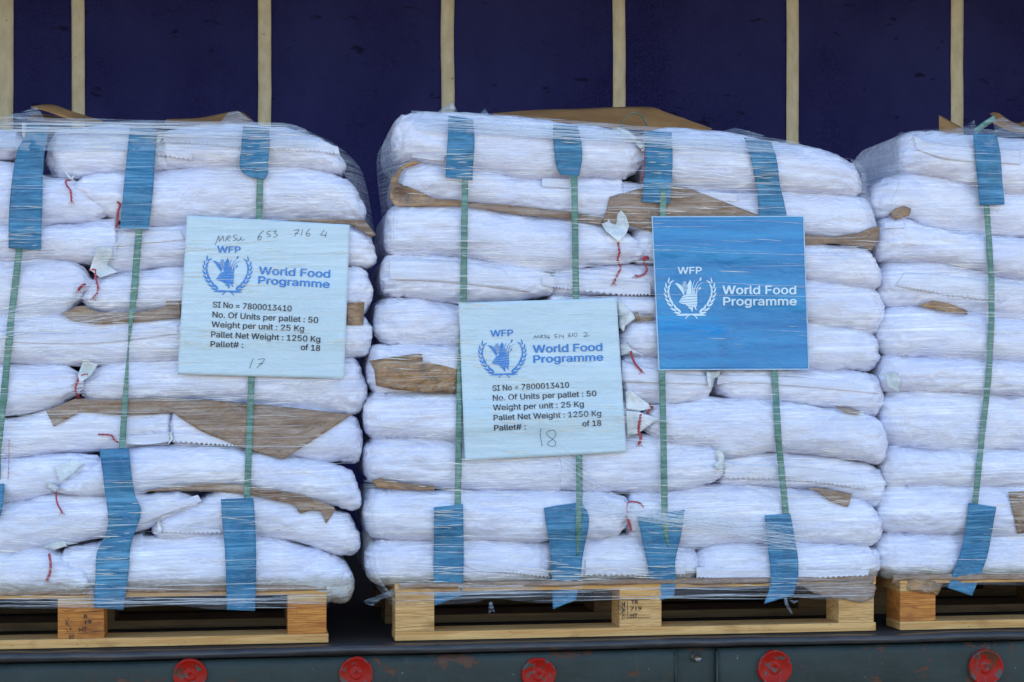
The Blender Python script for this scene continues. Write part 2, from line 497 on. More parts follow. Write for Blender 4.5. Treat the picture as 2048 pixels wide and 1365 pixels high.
pL1 = Xl(657, 1290); pL0 = pL1 - 1.2
pR0 = Xl(1800, 1262); pR1 = pR0 + 1.2
palC, cxC = make_pallet('pale pine pallet under the middle stack, stamped TR 719 HT on its centre block', pC0, pC1, 0.0, ('wood_block', 'wood_block', 'wood_block'))
palL, cxL = make_pallet('orange pine pallet under the left stack, bordered stamp ending HT 07 on one block', pL0, pL1, 0.0, ('wood_dark', 'wood_dark', 'wood_dark'))
palR, cxR = make_pallet('pine pallet at the right edge with crumpled paper over its corner block', pR0, pR1, 0.0, ('wood_dark', 'wood_block', 'wood_block'))
def stampline(parent, x0, pts, wd=.0012, y=-.0007):
    V, Fc = [], []
    q = [P(a, b_, 0) for a, b_ in pts]
    for (a, b_) in zip(q[:-1], q[1:]):
        a3, b3 = np.array([a[0] - x0, a[2]]), np.array([b_[0] - x0, b_[2]])
        d = b3 - a3; d = d / np.linalg.norm(d); nrm = np.array([-d[1], d[0]]) * wd / 2
        k = len(V)
        for p in (a3 - nrm, b3 - nrm, b3 + nrm, a3 + nrm): V.append((p[0], y, p[1]))
        Fc.append((k, k + 1, k + 2, k + 3))
    return V, Fc
def stamp_text(parent, x0, txt, px, py, wpx, hpx):
    a = P(px, py, 0); b_ = P(px + wpx, py - hpx, 0)
    return stroke_font(txt, M['stamp'], parent, (float(a[0]) - x0, float(a[2])), float(b_[0] - a[0]), float(b_[2] - a[2]), -.0006, bold=.012)
for (t, px, py, wp, hp) in (('TR', 1262, 1209, 15, 8), ('719', 1261, 1222, 22, 9), ('HT', 1261, 1236, 14, 9), ('I', 1248, 1213, 2, 9), ('P', 1246, 1225, 5, 7), ('C', 1246, 1233, 5, 6)):
    stamp_text(palC, pC0, t, px, py, wp, hp)
V, Fc = [], []
for seg in ([(1236, 1200), (1300, 1200)], [(1255, 1201), (1255, 1237)], [(1256, 1236), (1301, 1236)], [(1245, 1204), (1245, 1240)], [(1239, 1204), (1244, 1208), (1239, 1212), (1244, 1216), (1239, 1220), (1244, 1224), (1240, 1229)], [(1250, 1204), (1246, 1209), (1250, 1214), (1246, 1219), (1250, 1224)], [(1237, 1203), (1237, 1228)]):
    v, f = stampline(palC, pC0, seg); Fc += [tuple(i + len(V) for i in q) for q in f]; V += v
mesh_obj('stamp_mark', V, Fc, M['stamp'], palC, False)
for (t, px, py, wp, hp) in (('R', 168, 1238, 8, 9), ('19', 170, 1249, 13, 9), ('HT', 158, 1264, 16, 9), ('07', 138, 1279, 11, 9), ('+', 138, 1262, 6, 7)):
    stamp_text(palL, pL0, t, px, py, wp, hp)
V, Fc = [], []
for seg in ([(129, 1223), (150, 1222)], [(166, 1225), (208, 1222)], [(130, 1268), (150, 1267)], [(156, 1267), (176, 1266)], [(184, 1264), (209, 1262)], [(131, 1238), (133, 1252)], [(138, 1236), (134, 1246), (139, 1254)], [(130, 1257), (136, 1263)]):
    v, f = stampline(palL, pL0, seg); Fc += [tuple(i + len(V) for i in q) for q in f]; V += v
mesh_obj('stamp_mark', V, Fc, M['stamp'], palL, False)

# ------------------------------------------------------------------ sacks
BAGS = {}
def sack(key, label, top, bot, xl, xr, lt='r', rt='r', y0=0.0, group='sacks in the middle stack', rl=30, rr=30, depth=.42):
    """A full sack lying flat; top/bot are its upper and lower contact lines traced in photo pixels,
    xl..xr its extent. lt / rt: r round folded end, p gathered and tied end, q square end."""
    seed = sum(map(ord, key)) * 7 % 997
    rs = np.random.default_rng(seed)
    y0 = y0 + rs.uniform(-.013, .011)
    top = smooth_line(top, 60); bot = smooth_line(bot, 60)
    yc = y0 + .03
    n = int(max(50, min(260, (xr - xl) / 3.2)))
    s = np.linspace(0, 1, n)
    # finer near the ends
    s = s + .0 + .10 * np.sin(2 * math.pi * s) * -.5
    px = xl + (xr - xl) * np.clip(s, 0, 1)
    zt = P(px, np.interp(px, top[:, 0], top[:, 1]), yc)[2] + .0035
    zb = P(px, np.interp(px, bot[:, 0], bot[:, 1]), yc)[2] - .0035
    X = P(px, 700, yc)[0]
    zc, hh = (zt + zb) / 2, np.maximum((zt - zb) / 2, .006)
    e = np.ones(n); ey = np.zeros(n); pin = np.zeros(n)
    m = 1 / 790.
    for side, ty, rr_ in ((0, lt, rl), (1, rt, rr)):
        dd = (px - xl) if side == 0 else (xr - px)
        if ty == 'r':
            q = np.clip(1 - dd / rr_, 0, 1); e *= (1 - q ** 2.5) ** (1 / 2.5) * .97 + .03
            q2 = np.clip(1 - dd / (rr_ * 2.0), 0, 1); ey += .050 * (1 - np.sqrt(np.clip(1 - q2 ** 2, 0, 1)))
            e *= 1 - .035 * np.exp(-((dd - rr_ * 1.55) / 3.5) ** 2)
        elif ty == 'p':
            q = np.clip(dd / (rr_ * 1.9), 0, 1); e *= .42 + .58 * np.sin(q * math.pi / 2) ** .85
            pin = np.maximum(pin, 1 - q)
            ey += .022 * (1 - q) ** 2
        else:
            q = np.clip(1 - dd / 10., 0, 1); e *= (1 - q ** 2) ** .5 * .95 + .05
            ey += .02 * q ** 2
    hh = hh * e
    nc, nf = 30, 7
    capd = np.minimum(.052, .024 + hh * .5)
    th = np.linspace(-math.pi / 2, math.pi / 2, nc)
    pw = 2 / 2.2
    cy = np.abs(np.cos(th)) ** pw; cz = np.sign(np.sin(th)) * np.abs(np.sin(th)) ** pw
    Pp = np.zeros((n, nc + nf * 2 + 8, 3))
    prof_y = []; 
    for i in range(n):
        yf = y0 + ey[i]
        a = np.stack([yf + capd[i] - capd[i] * cy, zc[i] + hh[i] * cz], -1)                 # front, bottom to top
        yy = np.linspace(yf + capd[i], y0 + depth - .05, nf + 2)[1:-1]
        b_ = np.stack([yy, np.full(nf, zc[i] + hh[i])], -1)
        tb = np.linspace(math.pi / 2, -math.pi / 2, 8)
        c = np.stack([y0 + depth - .05 + .05 * np.cos(tb), zc[i] + hh[i] * np.sin(tb)], -1)
        d = np.stack([yy[::-1], np.full(nf, zc[i] - hh[i])], -1)
        al = np.vstack([a, b_, c, d])
        Pp[i, :, 0] = X[i]; Pp[i, :, 1] = al[:, 0]; Pp[i, :, 2] = al[:, 1]
    # lumps and wrinkles on the front cap
    nv = Pp.shape[1]
    du = np.gradient(Pp, axis=0); dv = np.roll(Pp, -1, 1) - np.roll(Pp, 1, 1)
    N = np.cross(du, dv); N /= (np.linalg.norm(N, axis=2, keepdims=True) + 1e-9)
    cen = np.stack([Pp[:, :, 0], np.full(Pp.shape[:2], y0 + .1), np.repeat(zc[:, None], nv, 1)], -1)
    sg = np.sign(((Pp - cen) * N).sum(2, keepdims=True)); sg[sg == 0] = 1
    N = N * sg
    xx, vv = Pp[:, :, 0], Pp[:, :, 2]
    tt = np.tile(np.concatenate([th, np.full(nv - nc, 1.6)]), (n, 1))
    amp = .0030 * fbm(xx * 9 + seed, vv * 12, seed) + .0022 * fbm(xx * 24, vv * 60 + seed, seed + 3)
    endw = np.zeros(n)
    for side, ty in ((0, lt), (1, rt)):
        dd = (px - xl) if side == 0 else (xr - px)
        endw = np.maximum(endw, np.exp(-dd / 45.) * (1.0 if ty == 'r' else 1.3 if ty == 'p' else .6))
    amp = amp + endw[:, None] * (.0065 * (.3 - np.abs(fbm(xx * 26 + vv * 9, vv * 30 + seed, seed + 9))) + .002 * fbm(xx * 60, vv * 60, seed + 2))
    amp = amp + .0012 * (.25 - np.abs(fbm(xx * 6 + vv * 8 + seed, vv * 26 - xx * 3, seed + 21, 4)))
    for side, ty, rr_ in ((0, lt, rl), (1, rt, rr)):       # ringed folds of the rounded ends
        if ty == 'r':
            dd = ((px - xl) if side == 0 else (xr - px)) / 790.
            rho = np.sqrt((dd[:, None] - .012) ** 2 + (vv - zc[:, None]) ** 2)
            amp = amp + .0011 * np.sin(rho * 720 + 3 * fbm(xx * 30, vv * 30, seed)) * np.exp(-(rho / .042) ** 2)
    # creases run out from the tied mouth
    amp = amp + (pin ** 1.2)[:, None] * .0035 * np.sin(tt * 11 + 2.0 * fbm(xx * 20, tt, seed))
    # a long drag crease along some sacks
    z_rel = (vv - zc[:, None]) / np.maximum(hh[:, None], .005)
    cr_ = rs.uniform(-.5, .5); amp = amp - .0028 * np.exp(-((z_rel - cr_ - .25 * fbm(xx * 4, xx * 0, seed)) / .09) ** 2) * (vnoise(xx * 5 + seed, xx * 0, seed) > -.1)
    sc = np.minimum(1, hh / .03)[:, None]
    front = np.clip((y0 + .12 - Pp[:, :, 1]) / .06, 0, 1)
    Pp = Pp + N * (amp * sc * front)[:, :, None]
    V = Pp.reshape(-1, 3)
    Fc = grid_faces(n, nv, close_v=True)
    k0, k1 = len(V), len(V) + 1
    V = np.vstack([V, Pp[0].mean(0), Pp[-1].mean(0)])
    for j in range(nv):
        j2 = (j + 1) % nv
        Fc.append((k0, j, j2)); Fc.append((k1, (n - 1) * nv + j2, (n - 1) * nv + j))
    o = mesh_obj('sack', V, Fc, M['sack'])
    tag(o, label, 'sack', group)
    BAGS[key] = dict(o=o, V=V, F=Fc)
    return o

GC, GL, GR = 'sacks in the middle stack', 'sacks in the left stack', 'sacks in the right stack'
# contact lines of the middle stack
c1t = [(785, 232), (830, 223), (1000, 231), (1150, 247), (1240, 262), (1292, 275)]
c1b = [(785, 322), (830, 322), (900, 333), (1000, 346), (1084, 360), (1168, 354), (1256, 354), (1292, 340)]
sack('C1L', 'white sack at the top left of the middle stack, its folded corner raised highest', c1t, c1b, 783, 1292, 'r', 'p', .0, rr=24)
c1rt = [(1290, 268), (1335, 254), (1453, 264), (1537, 279), (1638, 297), (1689, 314), (1728, 342)]
c1rb = [(1290, 366), (1368, 374), (1463, 381), (1537, 380), (1638, 384), (1728, 396)]
sack('C1R', 'white sack at the top right of the middle stack, under the two rightmost blue pads', c1rt, c1rb, 1285, 1729, 'q', 'r', .0)
c2b = [(795, 405), (848, 402), (936, 406), (1037, 421), (1138, 436), (1205, 448), (1250, 452)]
sack('C2L', 'second left sack from the top of the middle stack, glossy brown paper round its end', c1b, c2b, 797, 1248, 'r', 'q', .008)
c2rb = [(1240, 456), (1300, 462), (1614, 474), (1726, 493), (1765, 505)]
sack('C2R', 'second right sack from the top of the middle stack, torn brown paper at its corner', [(1240, 362)] + c1rb[1:] + [(1765, 410)], c2rb, 1236, 1756, 'q', 'r', .006)
c3b = [(770, 510), (868, 512), (970, 521), (1054, 541), (1100, 544), (1172, 534), (1252, 527), (1292, 522)]
sack('C3L', 'white sack with a pale crumpled mouth and long red string, left of the blue sheet', [(770, 412), (811, 411), (936, 410), (1037, 429), (1138, 437), (1205, 452), (1253, 468), (1292, 492)], c3b, 769, 1294, 'r', 'p', .0, rr=26)
c3rb = [(1285, 528), (1400, 535), (1614, 557), (1705, 572), (1767, 582)]
sack('C3R', 'white sack emerging right of the blue sheet just below its top edge', [(1245, 476), (1273, 455), (1320, 452), (1614, 488), (1726, 494), (1769, 530)], c3rb, 1262, 1769, 'r', 'r', .004)
c4b = [(762, 592), (835, 595), (916, 607), (1003, 604), (1098, 590)]
sack('C4L', 'fourth left sack of the middle stack, just above the lower pale sheet', [(762, 512)] + c3b[1:4] + [(1098, 548)], c4b, 761, 1108, 'r', 'q', .002)
c4mb = [(1085, 594), (1158, 592), (1300, 591), (1330, 592)]
sack('C4M', 'white sack with a toothed hem above the lower pale sheet, touching the blue sheet', [(1085, 552), (1118, 540), (1172, 535), (1252, 530), (1330, 532)], c4mb, 1088, 1370, 'r', 'q', .0)
c4rb = [(1370, 600), (1500, 620), (1614, 643), (1705, 656), (1772, 672)]
sack('C4R', 'white sack right of the words on the blue sheet, fourth from the top', [(1370, 534)] + c3rb[2:] + [(1773, 610)], c4rb, 1370, 1773, 'q', 'r', .002)
c5b = [(748, 685), (784, 688), (916, 693), (1100, 700), (1235, 705)]
sack('C5L', 'white sack whose end shows left of the top half of the lower pale sheet', [(748, 594), (835, 597), (916, 610), (1003, 610), (1235, 600)], c5b, 748, 1225, 'r', 'q', .0)
sack('C5M', 'grey-white sack between both sheets with a strip of brown paper under it', [(1090, 594), (1158, 593), (1300, 592), (1400, 602)], [(1090, 640), (1235, 640), (1300, 642), (1400, 648)], 1095, 1400, 'q', 'q', .008)
sack('C5N', 'white sack with a short red string, between the two sheets of the middle stack', [(1236, 672), (1262, 645), (1320, 640), (1400, 648)], [(1236, 712), (1300, 714), (1400, 722)], 1236, 1440, 'r', 'q', .0, rl=26)
c5rb = [(1400, 716), (1500, 725), (1621, 741), (1705, 739), (1763, 744)]
sack('C5R', 'white sack beside the lower right corner of the blue sheet', [(1400, 606)] + c4rb[1:] + [(1763, 700)], c5rb, 1400, 1763, 'q', 'r', .0)
c6b = [(733, 784), (845, 785), (916, 786), (1100, 795), (1240, 800)]
sack('C6L', 'white sack in the middle stack wrapped in shiny brown paper, left of the emblem sheet', [(733, 690)] + c5b[1:], c6b, 733, 1232, 'r', 'q', .004)
c6mb = [(1240, 806), (1311, 810), (1368, 806), (1416, 796), (1435, 770)]
sack('C6M', 'white sack directly beneath the lower left corner of the blue sheet', [(1240, 713), (1300, 714), (1380, 722), (1436, 738)], c6mb, 1240, 1434, 'q', 'r', .0, rr=22)
c6rb = [(1432, 790), (1470, 800), (1537, 802), (1638, 813), (1739, 830), (1774, 835)]
sack('C6R', 'white sack with a long flap beneath the lower right corner of the blue sheet', [(1428, 728), (1500, 728), (1621, 741), (1705, 743), (1756, 750), (1775, 770)], c6rb, 1428, 1775, 'r', 'r', .0, rl=18)
c7b = [(728, 876), (801, 873), (916, 881), (1100, 880), (1250, 872), (1290, 868)]
sack('C7L', 'white sack left of the handwritten 18, its end in view', [(728, 785)] + c6b[1:] + [(1290, 806)], c7b, 727, 1282, 'r', 'p', .0, rr=22)
c7rb = [(1285, 868), (1352, 886), (1419, 895), (1449, 918), (1486, 912), (1537, 905), (1672, 913), (1756, 930), (1785, 935)]
sack('C7R', "biggest plump white sack, from the red ties to the right edge of its stack", [(1285, 815), (1318, 810), (1368, 806), (1416, 798), (1470, 801), (1537, 802), (1638, 815), (1746, 834), (1785, 860)], c7rb, 1282, 1780, 'p', 'r', -.006, rl=24)
c8b = [(728, 962), (801, 964), (916, 980), (1104, 982), (1130, 980)]
sack('C8L', 'white sack just under the lower pale sheet, grey film folds over its left half', [(728, 878)] + c7b[1:3] + [(1130, 885)], c8b, 727, 1128, 'r', 'q', .004)
c8mb = [(1100, 980), (1200, 984), (1335, 982), (1429, 965), (1450, 950)]
sack('C8M', 'white sack at the centre of the middle stack, puckered mouth at its right end', [(1100, 882), (1200, 876), (1288, 870), (1352, 886), (1419, 895), (1450, 912)], c8mb, 1112, 1450, 'q', 'p', .0, rr=16)
c8rb = [(1430, 970), (1571, 975), (1638, 982), (1706, 999), (1778, 1025)]
sack('C8R', 'white sack with a wavy toothed hem, directly under the biggest plump sack', [(1430, 925), (1449, 918), (1537, 905), (1672, 914), (1756, 932), (1780, 950)], c8rb, 1436, 1777, 'q', 'r', .003)
c9b = [(728, 1074), (846, 1077), (964, 1077), (1063, 1084), (1110, 1081), (1257, 1068)]
sack('C9L', 'white disc ended sack, second from the bottom at the left of the middle stack', [(728, 980), (794, 980), (905, 984), (1104, 983), (1257, 985)], c9b, 726, 1262, 'r', 'p', -.004, rr=20)
c9rb = [(1250, 1068), (1376, 1096), (1493, 1088), (1639, 1088), (1751, 1094), (1775, 1094)]
sack('C9R', 'second sack from the bottom right of the middle stack, brown paper corner above it', [(1250, 985), (1335, 984), (1430, 970), (1571, 976), (1639, 984), (1727, 998), (1772, 1030)], c9rb, 1254, 1772, 'q', 'r', .0)
c10b = [(732, 1165), (800, 1173), (964, 1176), (1093, 1173), (1120, 1165)]
sack('C10L', 'bottom left white sack of the middle stack, its round end above the corner block', [(732, 1080)] + c9b[1:4] + [(1120, 1082)], c10b, 730, 1115, 'r', 'r', -.002)
sack('C10M', 'bottom white sack in the centre of the middle stack with a dusty underside', [(1095, 1084), (1110, 1081), (1257, 1070), (1376, 1096), (1410, 1096)], [(1095, 1170), (1200, 1168), (1376, 1163), (1410, 1155)], 1098, 1402, 'r', 'r', .0, rl=16, rr=18)
sack('C10R', 'bottom right white sack of the middle stack, toothed hem along its belly', [(1385, 1110), (1430, 1092), (1493, 1088), (1639, 1089), (1751, 1096), (1768, 1100)], [(1385, 1160), (1493, 1168), (1640, 1162), (1742, 1160), (1768, 1155)], 1388, 1767, 'r', 'r', .0, rl=18)
# left stack
XE = -330
sack('L1A', 'white sack at the top left corner of the picture, its flat flap pointing right', [(XE, 262), (0, 258), (40, 270), (66, 290)], [(XE, 322), (0, 318), (40, 312), (66, 300)], XE, 68, 'r', 'p', .012, GL, rr=22)
sack('L1B', 'rounded white sack between the first two blue pads of the left stack, top layer', [(88, 280), (119, 259), (198, 252), (300, 258), (384, 300)], [(88, 352), (119, 356), (237, 347), (356, 338), (386, 332)], 90, 386, 'r', 'q', .006, GL, rl=34)
sack('L1C', 'white sack at the top right of the left stack, under the narrow blue pad', [(326, 262), (396, 254), (514, 252), (593, 265), (653, 287), (694, 318)], [(326, 336), (396, 334), (514, 332), (593, 332), (673, 344), (694, 344)], 326, 694, 'q', 'r', .0, GL)
l2ab = [(XE, 458), (0, 454), (158, 447), (221, 434), (240, 420)]
sack('L2A', 'white sack at the left edge tied with red string beside the second blue pad', [(XE, 322), (0, 320), (87, 350), (138, 358), (198, 384), (240, 402)], l2ab, XE, 240, 'r', 'p', .0, GL, rr=26)
l2bb = [(142, 400), (230, 436), (297, 452), (514, 440), (704, 444), (738, 444)]
sack('L2B', 'long white sack above the upper pale sheet in the left stack', [(142, 356), (178, 350), (277, 345), (380, 336), (554, 333), (633, 340), (692, 360), (736, 405)], l2bb, 146, 734, 'p', 'r', .003, GL, rl=30)
l3ab = [(XE, 522), (0, 520), (95, 518), (180, 530), (240, 535)]
sack('L3A', 'white sack at the left edge behind the foot of the first blue pad', [(XE, 458), (0, 455), (158, 446), (240, 436)], l3ab, XE, 240, 'r', 'q', .004, GL)
l3bb = [(180, 540), (221, 548), (277, 542), (356, 535), (600, 530), (700, 529), (756, 534)]
sack('L3B', 'white sack behind the handwritten top line of the upper pale sheet, round end at right', [(180, 500), (230, 450), (297, 455), (400, 448), (600, 444), (704, 452), (740, 470), (757, 495)], l3bb, 196, 756, 'q', 'r', .004, GL)
l4ab = [(XE, 636), (0, 634), (119, 631), (158, 602), (186, 585)]
sack('L4A', 'white sack at the left edge whose neck is tied with a looped red string', [(XE, 522), (0, 521), (95, 517), (158, 527), (186, 548)], l4ab, XE, 188, 'r', 'p', -.003, GL, rr=28)
l4bb = [(160, 610), (198, 623), (277, 625), (356, 623), (600, 626), (747, 628)]
sack('L4B', 'white sack whose rounded left end faces the looped red string, above brown paper', [(160, 570), (178, 558), (237, 547), (356, 537), (600, 532), (692, 532), (740, 540), (748, 560)], l4bb, 162, 747, 'r', 'r', .0, GL, rl=30)
l5b = [(XE, 730), (0, 728), (171, 730), (356, 720), (600, 716), (744, 712)]
sack('L5A', 'long white sack left of the printed lines on the upper pale sheet', [(XE, 637), (0, 635), (119, 632), (277, 628), (356, 626), (600, 628), (747, 632)], l5b, XE, 746, 'r', 'r', .0, GL)
sack('L6A', 'white sack at the left edge with a tied mouth, above the large brown paper', [(XE, 730), (0, 730), (100, 730), (165, 742)], [(XE, 836), (0, 832), (90, 816), (165, 790)], XE, 166, 'r', 'p', .002, GL, rr=24)
l6bb = [(160, 795), (226, 803), (402, 800), (552, 813), (703, 828), (736, 826)]
sack('L6B', 'long white sack directly beneath the upper pale sheet', [(160, 765), (191, 735), (230, 722), (356, 718), (600, 716), (700, 715), (734, 745)], l6bb, 158, 736, 'r', 'r', -.004, GL, rl=34)
sack('L7A', 'white sack at the left edge with brown paper draped over its back', [(XE, 840), (0, 836), (100, 818), (171, 800), (226, 804), (345, 815)], [(XE, 924), (0, 920), (100, 907), (201, 902), (261, 899), (345, 888)], XE, 345, 'r', 'q', .004, GL)
sack('L7B', 'white sack almost hidden by the triangle of brown paper in the left stack', [(340, 812), (402, 802), (552, 814), (703, 829), (728, 835)], [(340, 888), (477, 893), (567, 912), (693, 928), (728, 935)], 340, 727, 'q', 'r', .004, GL)
sack('L8A', 'white sack at the left edge with a thin red thread hanging from its tip', [(XE, 924), (0, 920), (100, 909), (201, 904), (235, 908)], [(XE, 1012), (0, 1009), (100, 989), (120, 980)], XE, 215, 'r', 'p', .003, GL, rr=40)
l8bb = [(115, 990), (251, 991), (351, 975), (452, 972), (502, 980), (653, 1006), (725, 1024)]
sack('L8B', 'long white sack above the two lower blue pads of the left stack', [(115, 970), (201, 925), (261, 901), (351, 890), (477, 895), (602, 916), (693, 940), (725, 975)], l8bb, 112, 724, 'p', 'r', -.004, GL, rl=20)
sack('L9A', 'white sack at the left edge, its flap reaching across the zigzag blue pad', [(XE, 1014), (0, 1010), (105, 990), (251, 992), (351, 985), (405, 998)], [(XE, 1110), (0, 1107), (201, 1078), (281, 1062), (345, 1035), (405, 1010)], XE, 398, 'r', 'p', .003, GL, rr=24)
l9bb = [(300, 1070), (340, 1078), (452, 1068), (552, 1077), (627, 1097), (678, 1114), (722, 1112)]
sack('L9B', 'second sack from the bottom right of the left stack, torn brown paper above it', [(300, 1052), (351, 1026), (417, 990), (452, 975), (502, 982), (602, 1000), (693, 1030), (722, 1055)], l9bb, 302, 722, 'r', 'r', .0, GL, rl=24)
sack('L10A', 'bottom white sack at the left edge, tapering to a sharp point', [(XE, 1110), (0, 1107), (80, 1097), (160, 1130), (192, 1165)], [(XE, 1204), (0, 1201), (100, 1197), (166, 1188), (192, 1170)], XE, 190, 'r', 'p', -.004, GL, rr=14)
sack('L10B', 'bottom white sack of the left stack, long and smooth, rounded at its lower right corner', [(130, 1100), (201, 1085), (281, 1070), (301, 1075), (452, 1069), (552, 1080), (627, 1098), (698, 1130), (712, 1160)], [(130, 1190), (201, 1188), (351, 1186), (552, 1188), (653, 1205), (712, 1205)], 120, 710, 'q', 'r', .0, GL)
# right stack
XR = 2420
def rt_(a): return a + [(XR, a[-1][1] + .03 * (XR - a[-1][0]))]
r = [
 [(1800, 268), (1827, 262), (1912, 267), (2040, 278)],
 [(1742, 372), (1785, 352), (1827, 346), (1878, 350), (1955, 371), (2048, 388)],
 [(1760, 436), (1810, 435), (1870, 456), (2048, 477)],
 [(1755, 524), (1870, 525), (1955, 538), (2048, 558)],
 [(1760, 618), (1840, 613), (1934, 626), (2048, 639)],
 [(1757, 706), (1823, 714), (2048, 724)],
 [(1762, 788), (1833, 780), (2048, 791)],
 [(1764, 890), (1877, 901), (2048, 902)],
 [(1769, 980), (1833, 974), (2048, 973)],
 [(1757, 1068), (1850, 1068), (2048, 1072)],
 [(1753, 1156), (1900, 1163), (2048, 1163)]]
r = [rt_(a) for a in r]
lx = [1800, 1743, 1756, 1760, 1758, 1762, 1764, 1769, 1760, 1755]
rl_lab = ['top white sack of the right stack, its dark folded corner above the film web',
 'second sack from the top of the right stack, brown paper nub under its end',
 'third sack from the top of the right stack, square white flap at its end',
 'fourth sack from the top of the right stack, its toothed hem over brown paper',
 'fifth white sack from the top of the right stack, ringed circular creases on its end',
 'sixth white sack from the top of the right stack, thin with a crumpled pointed end',
 'seventh white sack from the top of the right stack, large ringed end',
 'eighth white sack from the top of the right stack, thin and flattened',
 'ninth sack from the top of the right stack, ringed end beside the blue pad',
 'bottom white sack of the right stack, above the paper covered block']
r[0] = [(1790, 275)] + r[0][1:]
for i in range(10):
    sack('R%d' % (i + 1), rl_lab[i], r[i], r[i + 1], lx[i], XR, 'r', 'q', .004 * (i % 2), GR, rl=(36 if i in (0, 4, 6, 8, 9) else 28))
# the next rank behind, glimpsed through the gap between the left and middle stacks
for i, (a, b_) in enumerate([((738, 396), (738, 470))]):
    pass

# ------------------------------------------------------------------ front relief of all sacks
allV, allF, off = [], [], 0
for bdict in BAGS.values():
    allV += [tuple(v) for v in bdict['V']]
    allF += [tuple(i + off for i in f) for f in bdict['F']]
    off += len(bdict['V'])
bvh = BVHTree.FromPolygons(allV, allF)
del allV, allF
ST = .005
gx = np.arange(-1.35, 1.95, ST); gz = np.arange(-.02, 1.42, ST)
NOH = .6
Y0 = np.full((len(gx), len(gz)), NOH)
dirv = Vector((0, 1, 0))
for i, x in enumerate(gx):
    for j, z in enumerate(gz):
        h = bvh.ray_cast(Vector((x, -.5, z)), dirv, 1.0)
        if h[0] is not None: Y0[i, j] = h[0].y
hit = Y0 < NOH - .01
Yf = Y0.copy()
for i in range(len(gx)):                       # carry the relief down over the pallet and up past the top
    js = np.where(hit[i])[0]
    if len(js):
        k = min(len(js) - 1, 6)
        Yf[i, :js[0] + 6] = Y0[i, js[k]]
        k = max(0, len(js) - 7)
        Yf[i, js[-1] - 5:] = Y0[i, js[k]]
def filt(A, rx, rz, fn):
    out = A.copy()
    for ax, r_ in ((0, rx), (1, rz)):
        src = out.copy()
        for s_ in range(-r_, r_ + 1):
            out = fn(out, np.roll(src, s_, ax))
    return out
def gauss(A, sx, sz):
    for ax, s_ in ((0, sx), (1, sz)):
        if s_ <= 0: continue
        r_ = int(3 * s_); k = np.exp(-.5 * (np.arange(-r_, r_ + 1) / s_) ** 2); k /= k.sum()
        pad = [(0, 0), (0, 0)]; pad[ax] = (r_, r_)
        B = np.pad(A, pad, mode='edge'); out = np.zeros_like(A)
        for i, w_ in enumerate(k):
            sl = [slice(None), slice(None)]; sl[ax] = slice(i, i + A.shape[ax]); out += w_ * B[tuple(sl)]
        A = out
    return A
def closing(A, rx, rz):
    return filt(filt(A, rx, rz, np.minimum), rx, rz, np.maximum)
Yraw = filt(np.minimum(Yf, .10), 1, 1, np.minimum)
Ymid = np.minimum(gauss(closing(Yraw, 2, 3), 1.2, 1.2), Yraw + .002)           # paper pressed on the sacks
Ytaut = np.minimum(gauss(closing(Yraw, 4, 16), 2, 4), Yraw)                                        # straps, film
Ysheet = gauss(np.minimum(gauss(closing(Yraw, 9, 13), 3, 3), Yraw), 1.5, 1.5)                                      # stiff printed sheets
NOHIT = (~hit).astype(float)
Ysheet = np.minimum(Ysheet, Ytaut)
def samp(A, x, z):
    fx = np.clip((np.asarray(x) - gx[0]) / ST, 0, len(gx) - 1.001); fz = np.clip((np.asarray(z) - gz[0]) / ST, 0, len(gz) - 1.001)
    i, j = fx.astype(int), fz.astype(int); a, b_ = fx - i, fz - j
    return (A[i, j] * (1 - a) + A[i + 1, j] * a) * (1 - b_) + (A[i, j + 1] * (1 - a) + A[i + 1, j + 1] * a) * b_
def lay(px, py, A, off=0.0):
    """lay photo points on a relief: returns (N,3) world points"""
    y = np.zeros_like(np.asarray(px, float))
    for _ in range(4):
        x, _y, z = P(px, py, y)
        y = samp(A, x, z) - off
    x, y_, z = P(px, py, y)
    return np.stack([x, y, z], -1)

def poly_patch(name, poly, A, off, mat, parent=None, step=9, curl=0, th=.0006, seed=1):
    """a thin sheet with the given outline laid on a relief"""
    poly = np.array(poly, float); P2 = []
    n = len(poly)
    for i in range(n):
        a, b_ = poly[i], poly[(i + 1) % n]; m = max(1, int(np.hypot(*(b_ - a)) / step))
        for k in range(m): P2.append(a + (b_ - a) * k / m)
    nb = len(P2); bd = np.array(P2)
    mn, mx = bd.min(0), bd.max(0)
    def inside(p):
        c = False; j = nb - 1
        for i in range(nb):
            if (bd[i, 1] > p[1]) != (bd[j, 1] > p[1]) and p[0] < (bd[j, 0] - bd[i, 0]) * (p[1] - bd[i, 1]) / (bd[j, 1] - bd[i, 1]) + bd[i, 0]: c = not c
            j = i
        return c
    for x in np.arange(mn[0] + step / 2, mx[0], step):
        for y in np.arange(mn[1] + step / 2, mx[1], step):
            q = np.array((x + .1 * step * math.sin(y), y))
            if inside(q) and np.min(np.hypot(bd[:, 0] - x, bd[:, 1] - y)) > step * .5: P2.append(q)
    vs, es, fs, *_ = geometry.delaunay_2d_cdt([Vector(p) for p in P2], [(i, (i + 1) % nb) for i in range(nb)], [list(range(nb))], 1, 1e-6)
    a = np.array([v[:] for v in vs])
    W = lay(a[:, 0], a[:, 1], A, off)
    W[:, 1] += .0015 * fbm(W[:, 0] * 30, W[:, 2] * 50, seed) - (.0015)
    if curl:
        c = a.mean(0); rr = np.hypot(a[:, 0] - c[0], a[:, 1] - c[1]); W[:, 1] -= curl * (rr / rr.max()) ** 2
    o = mesh_obj(name, W, [tuple(f) for f in fs], mat, parent)
    if th: solid(o, th, 0)
    return o
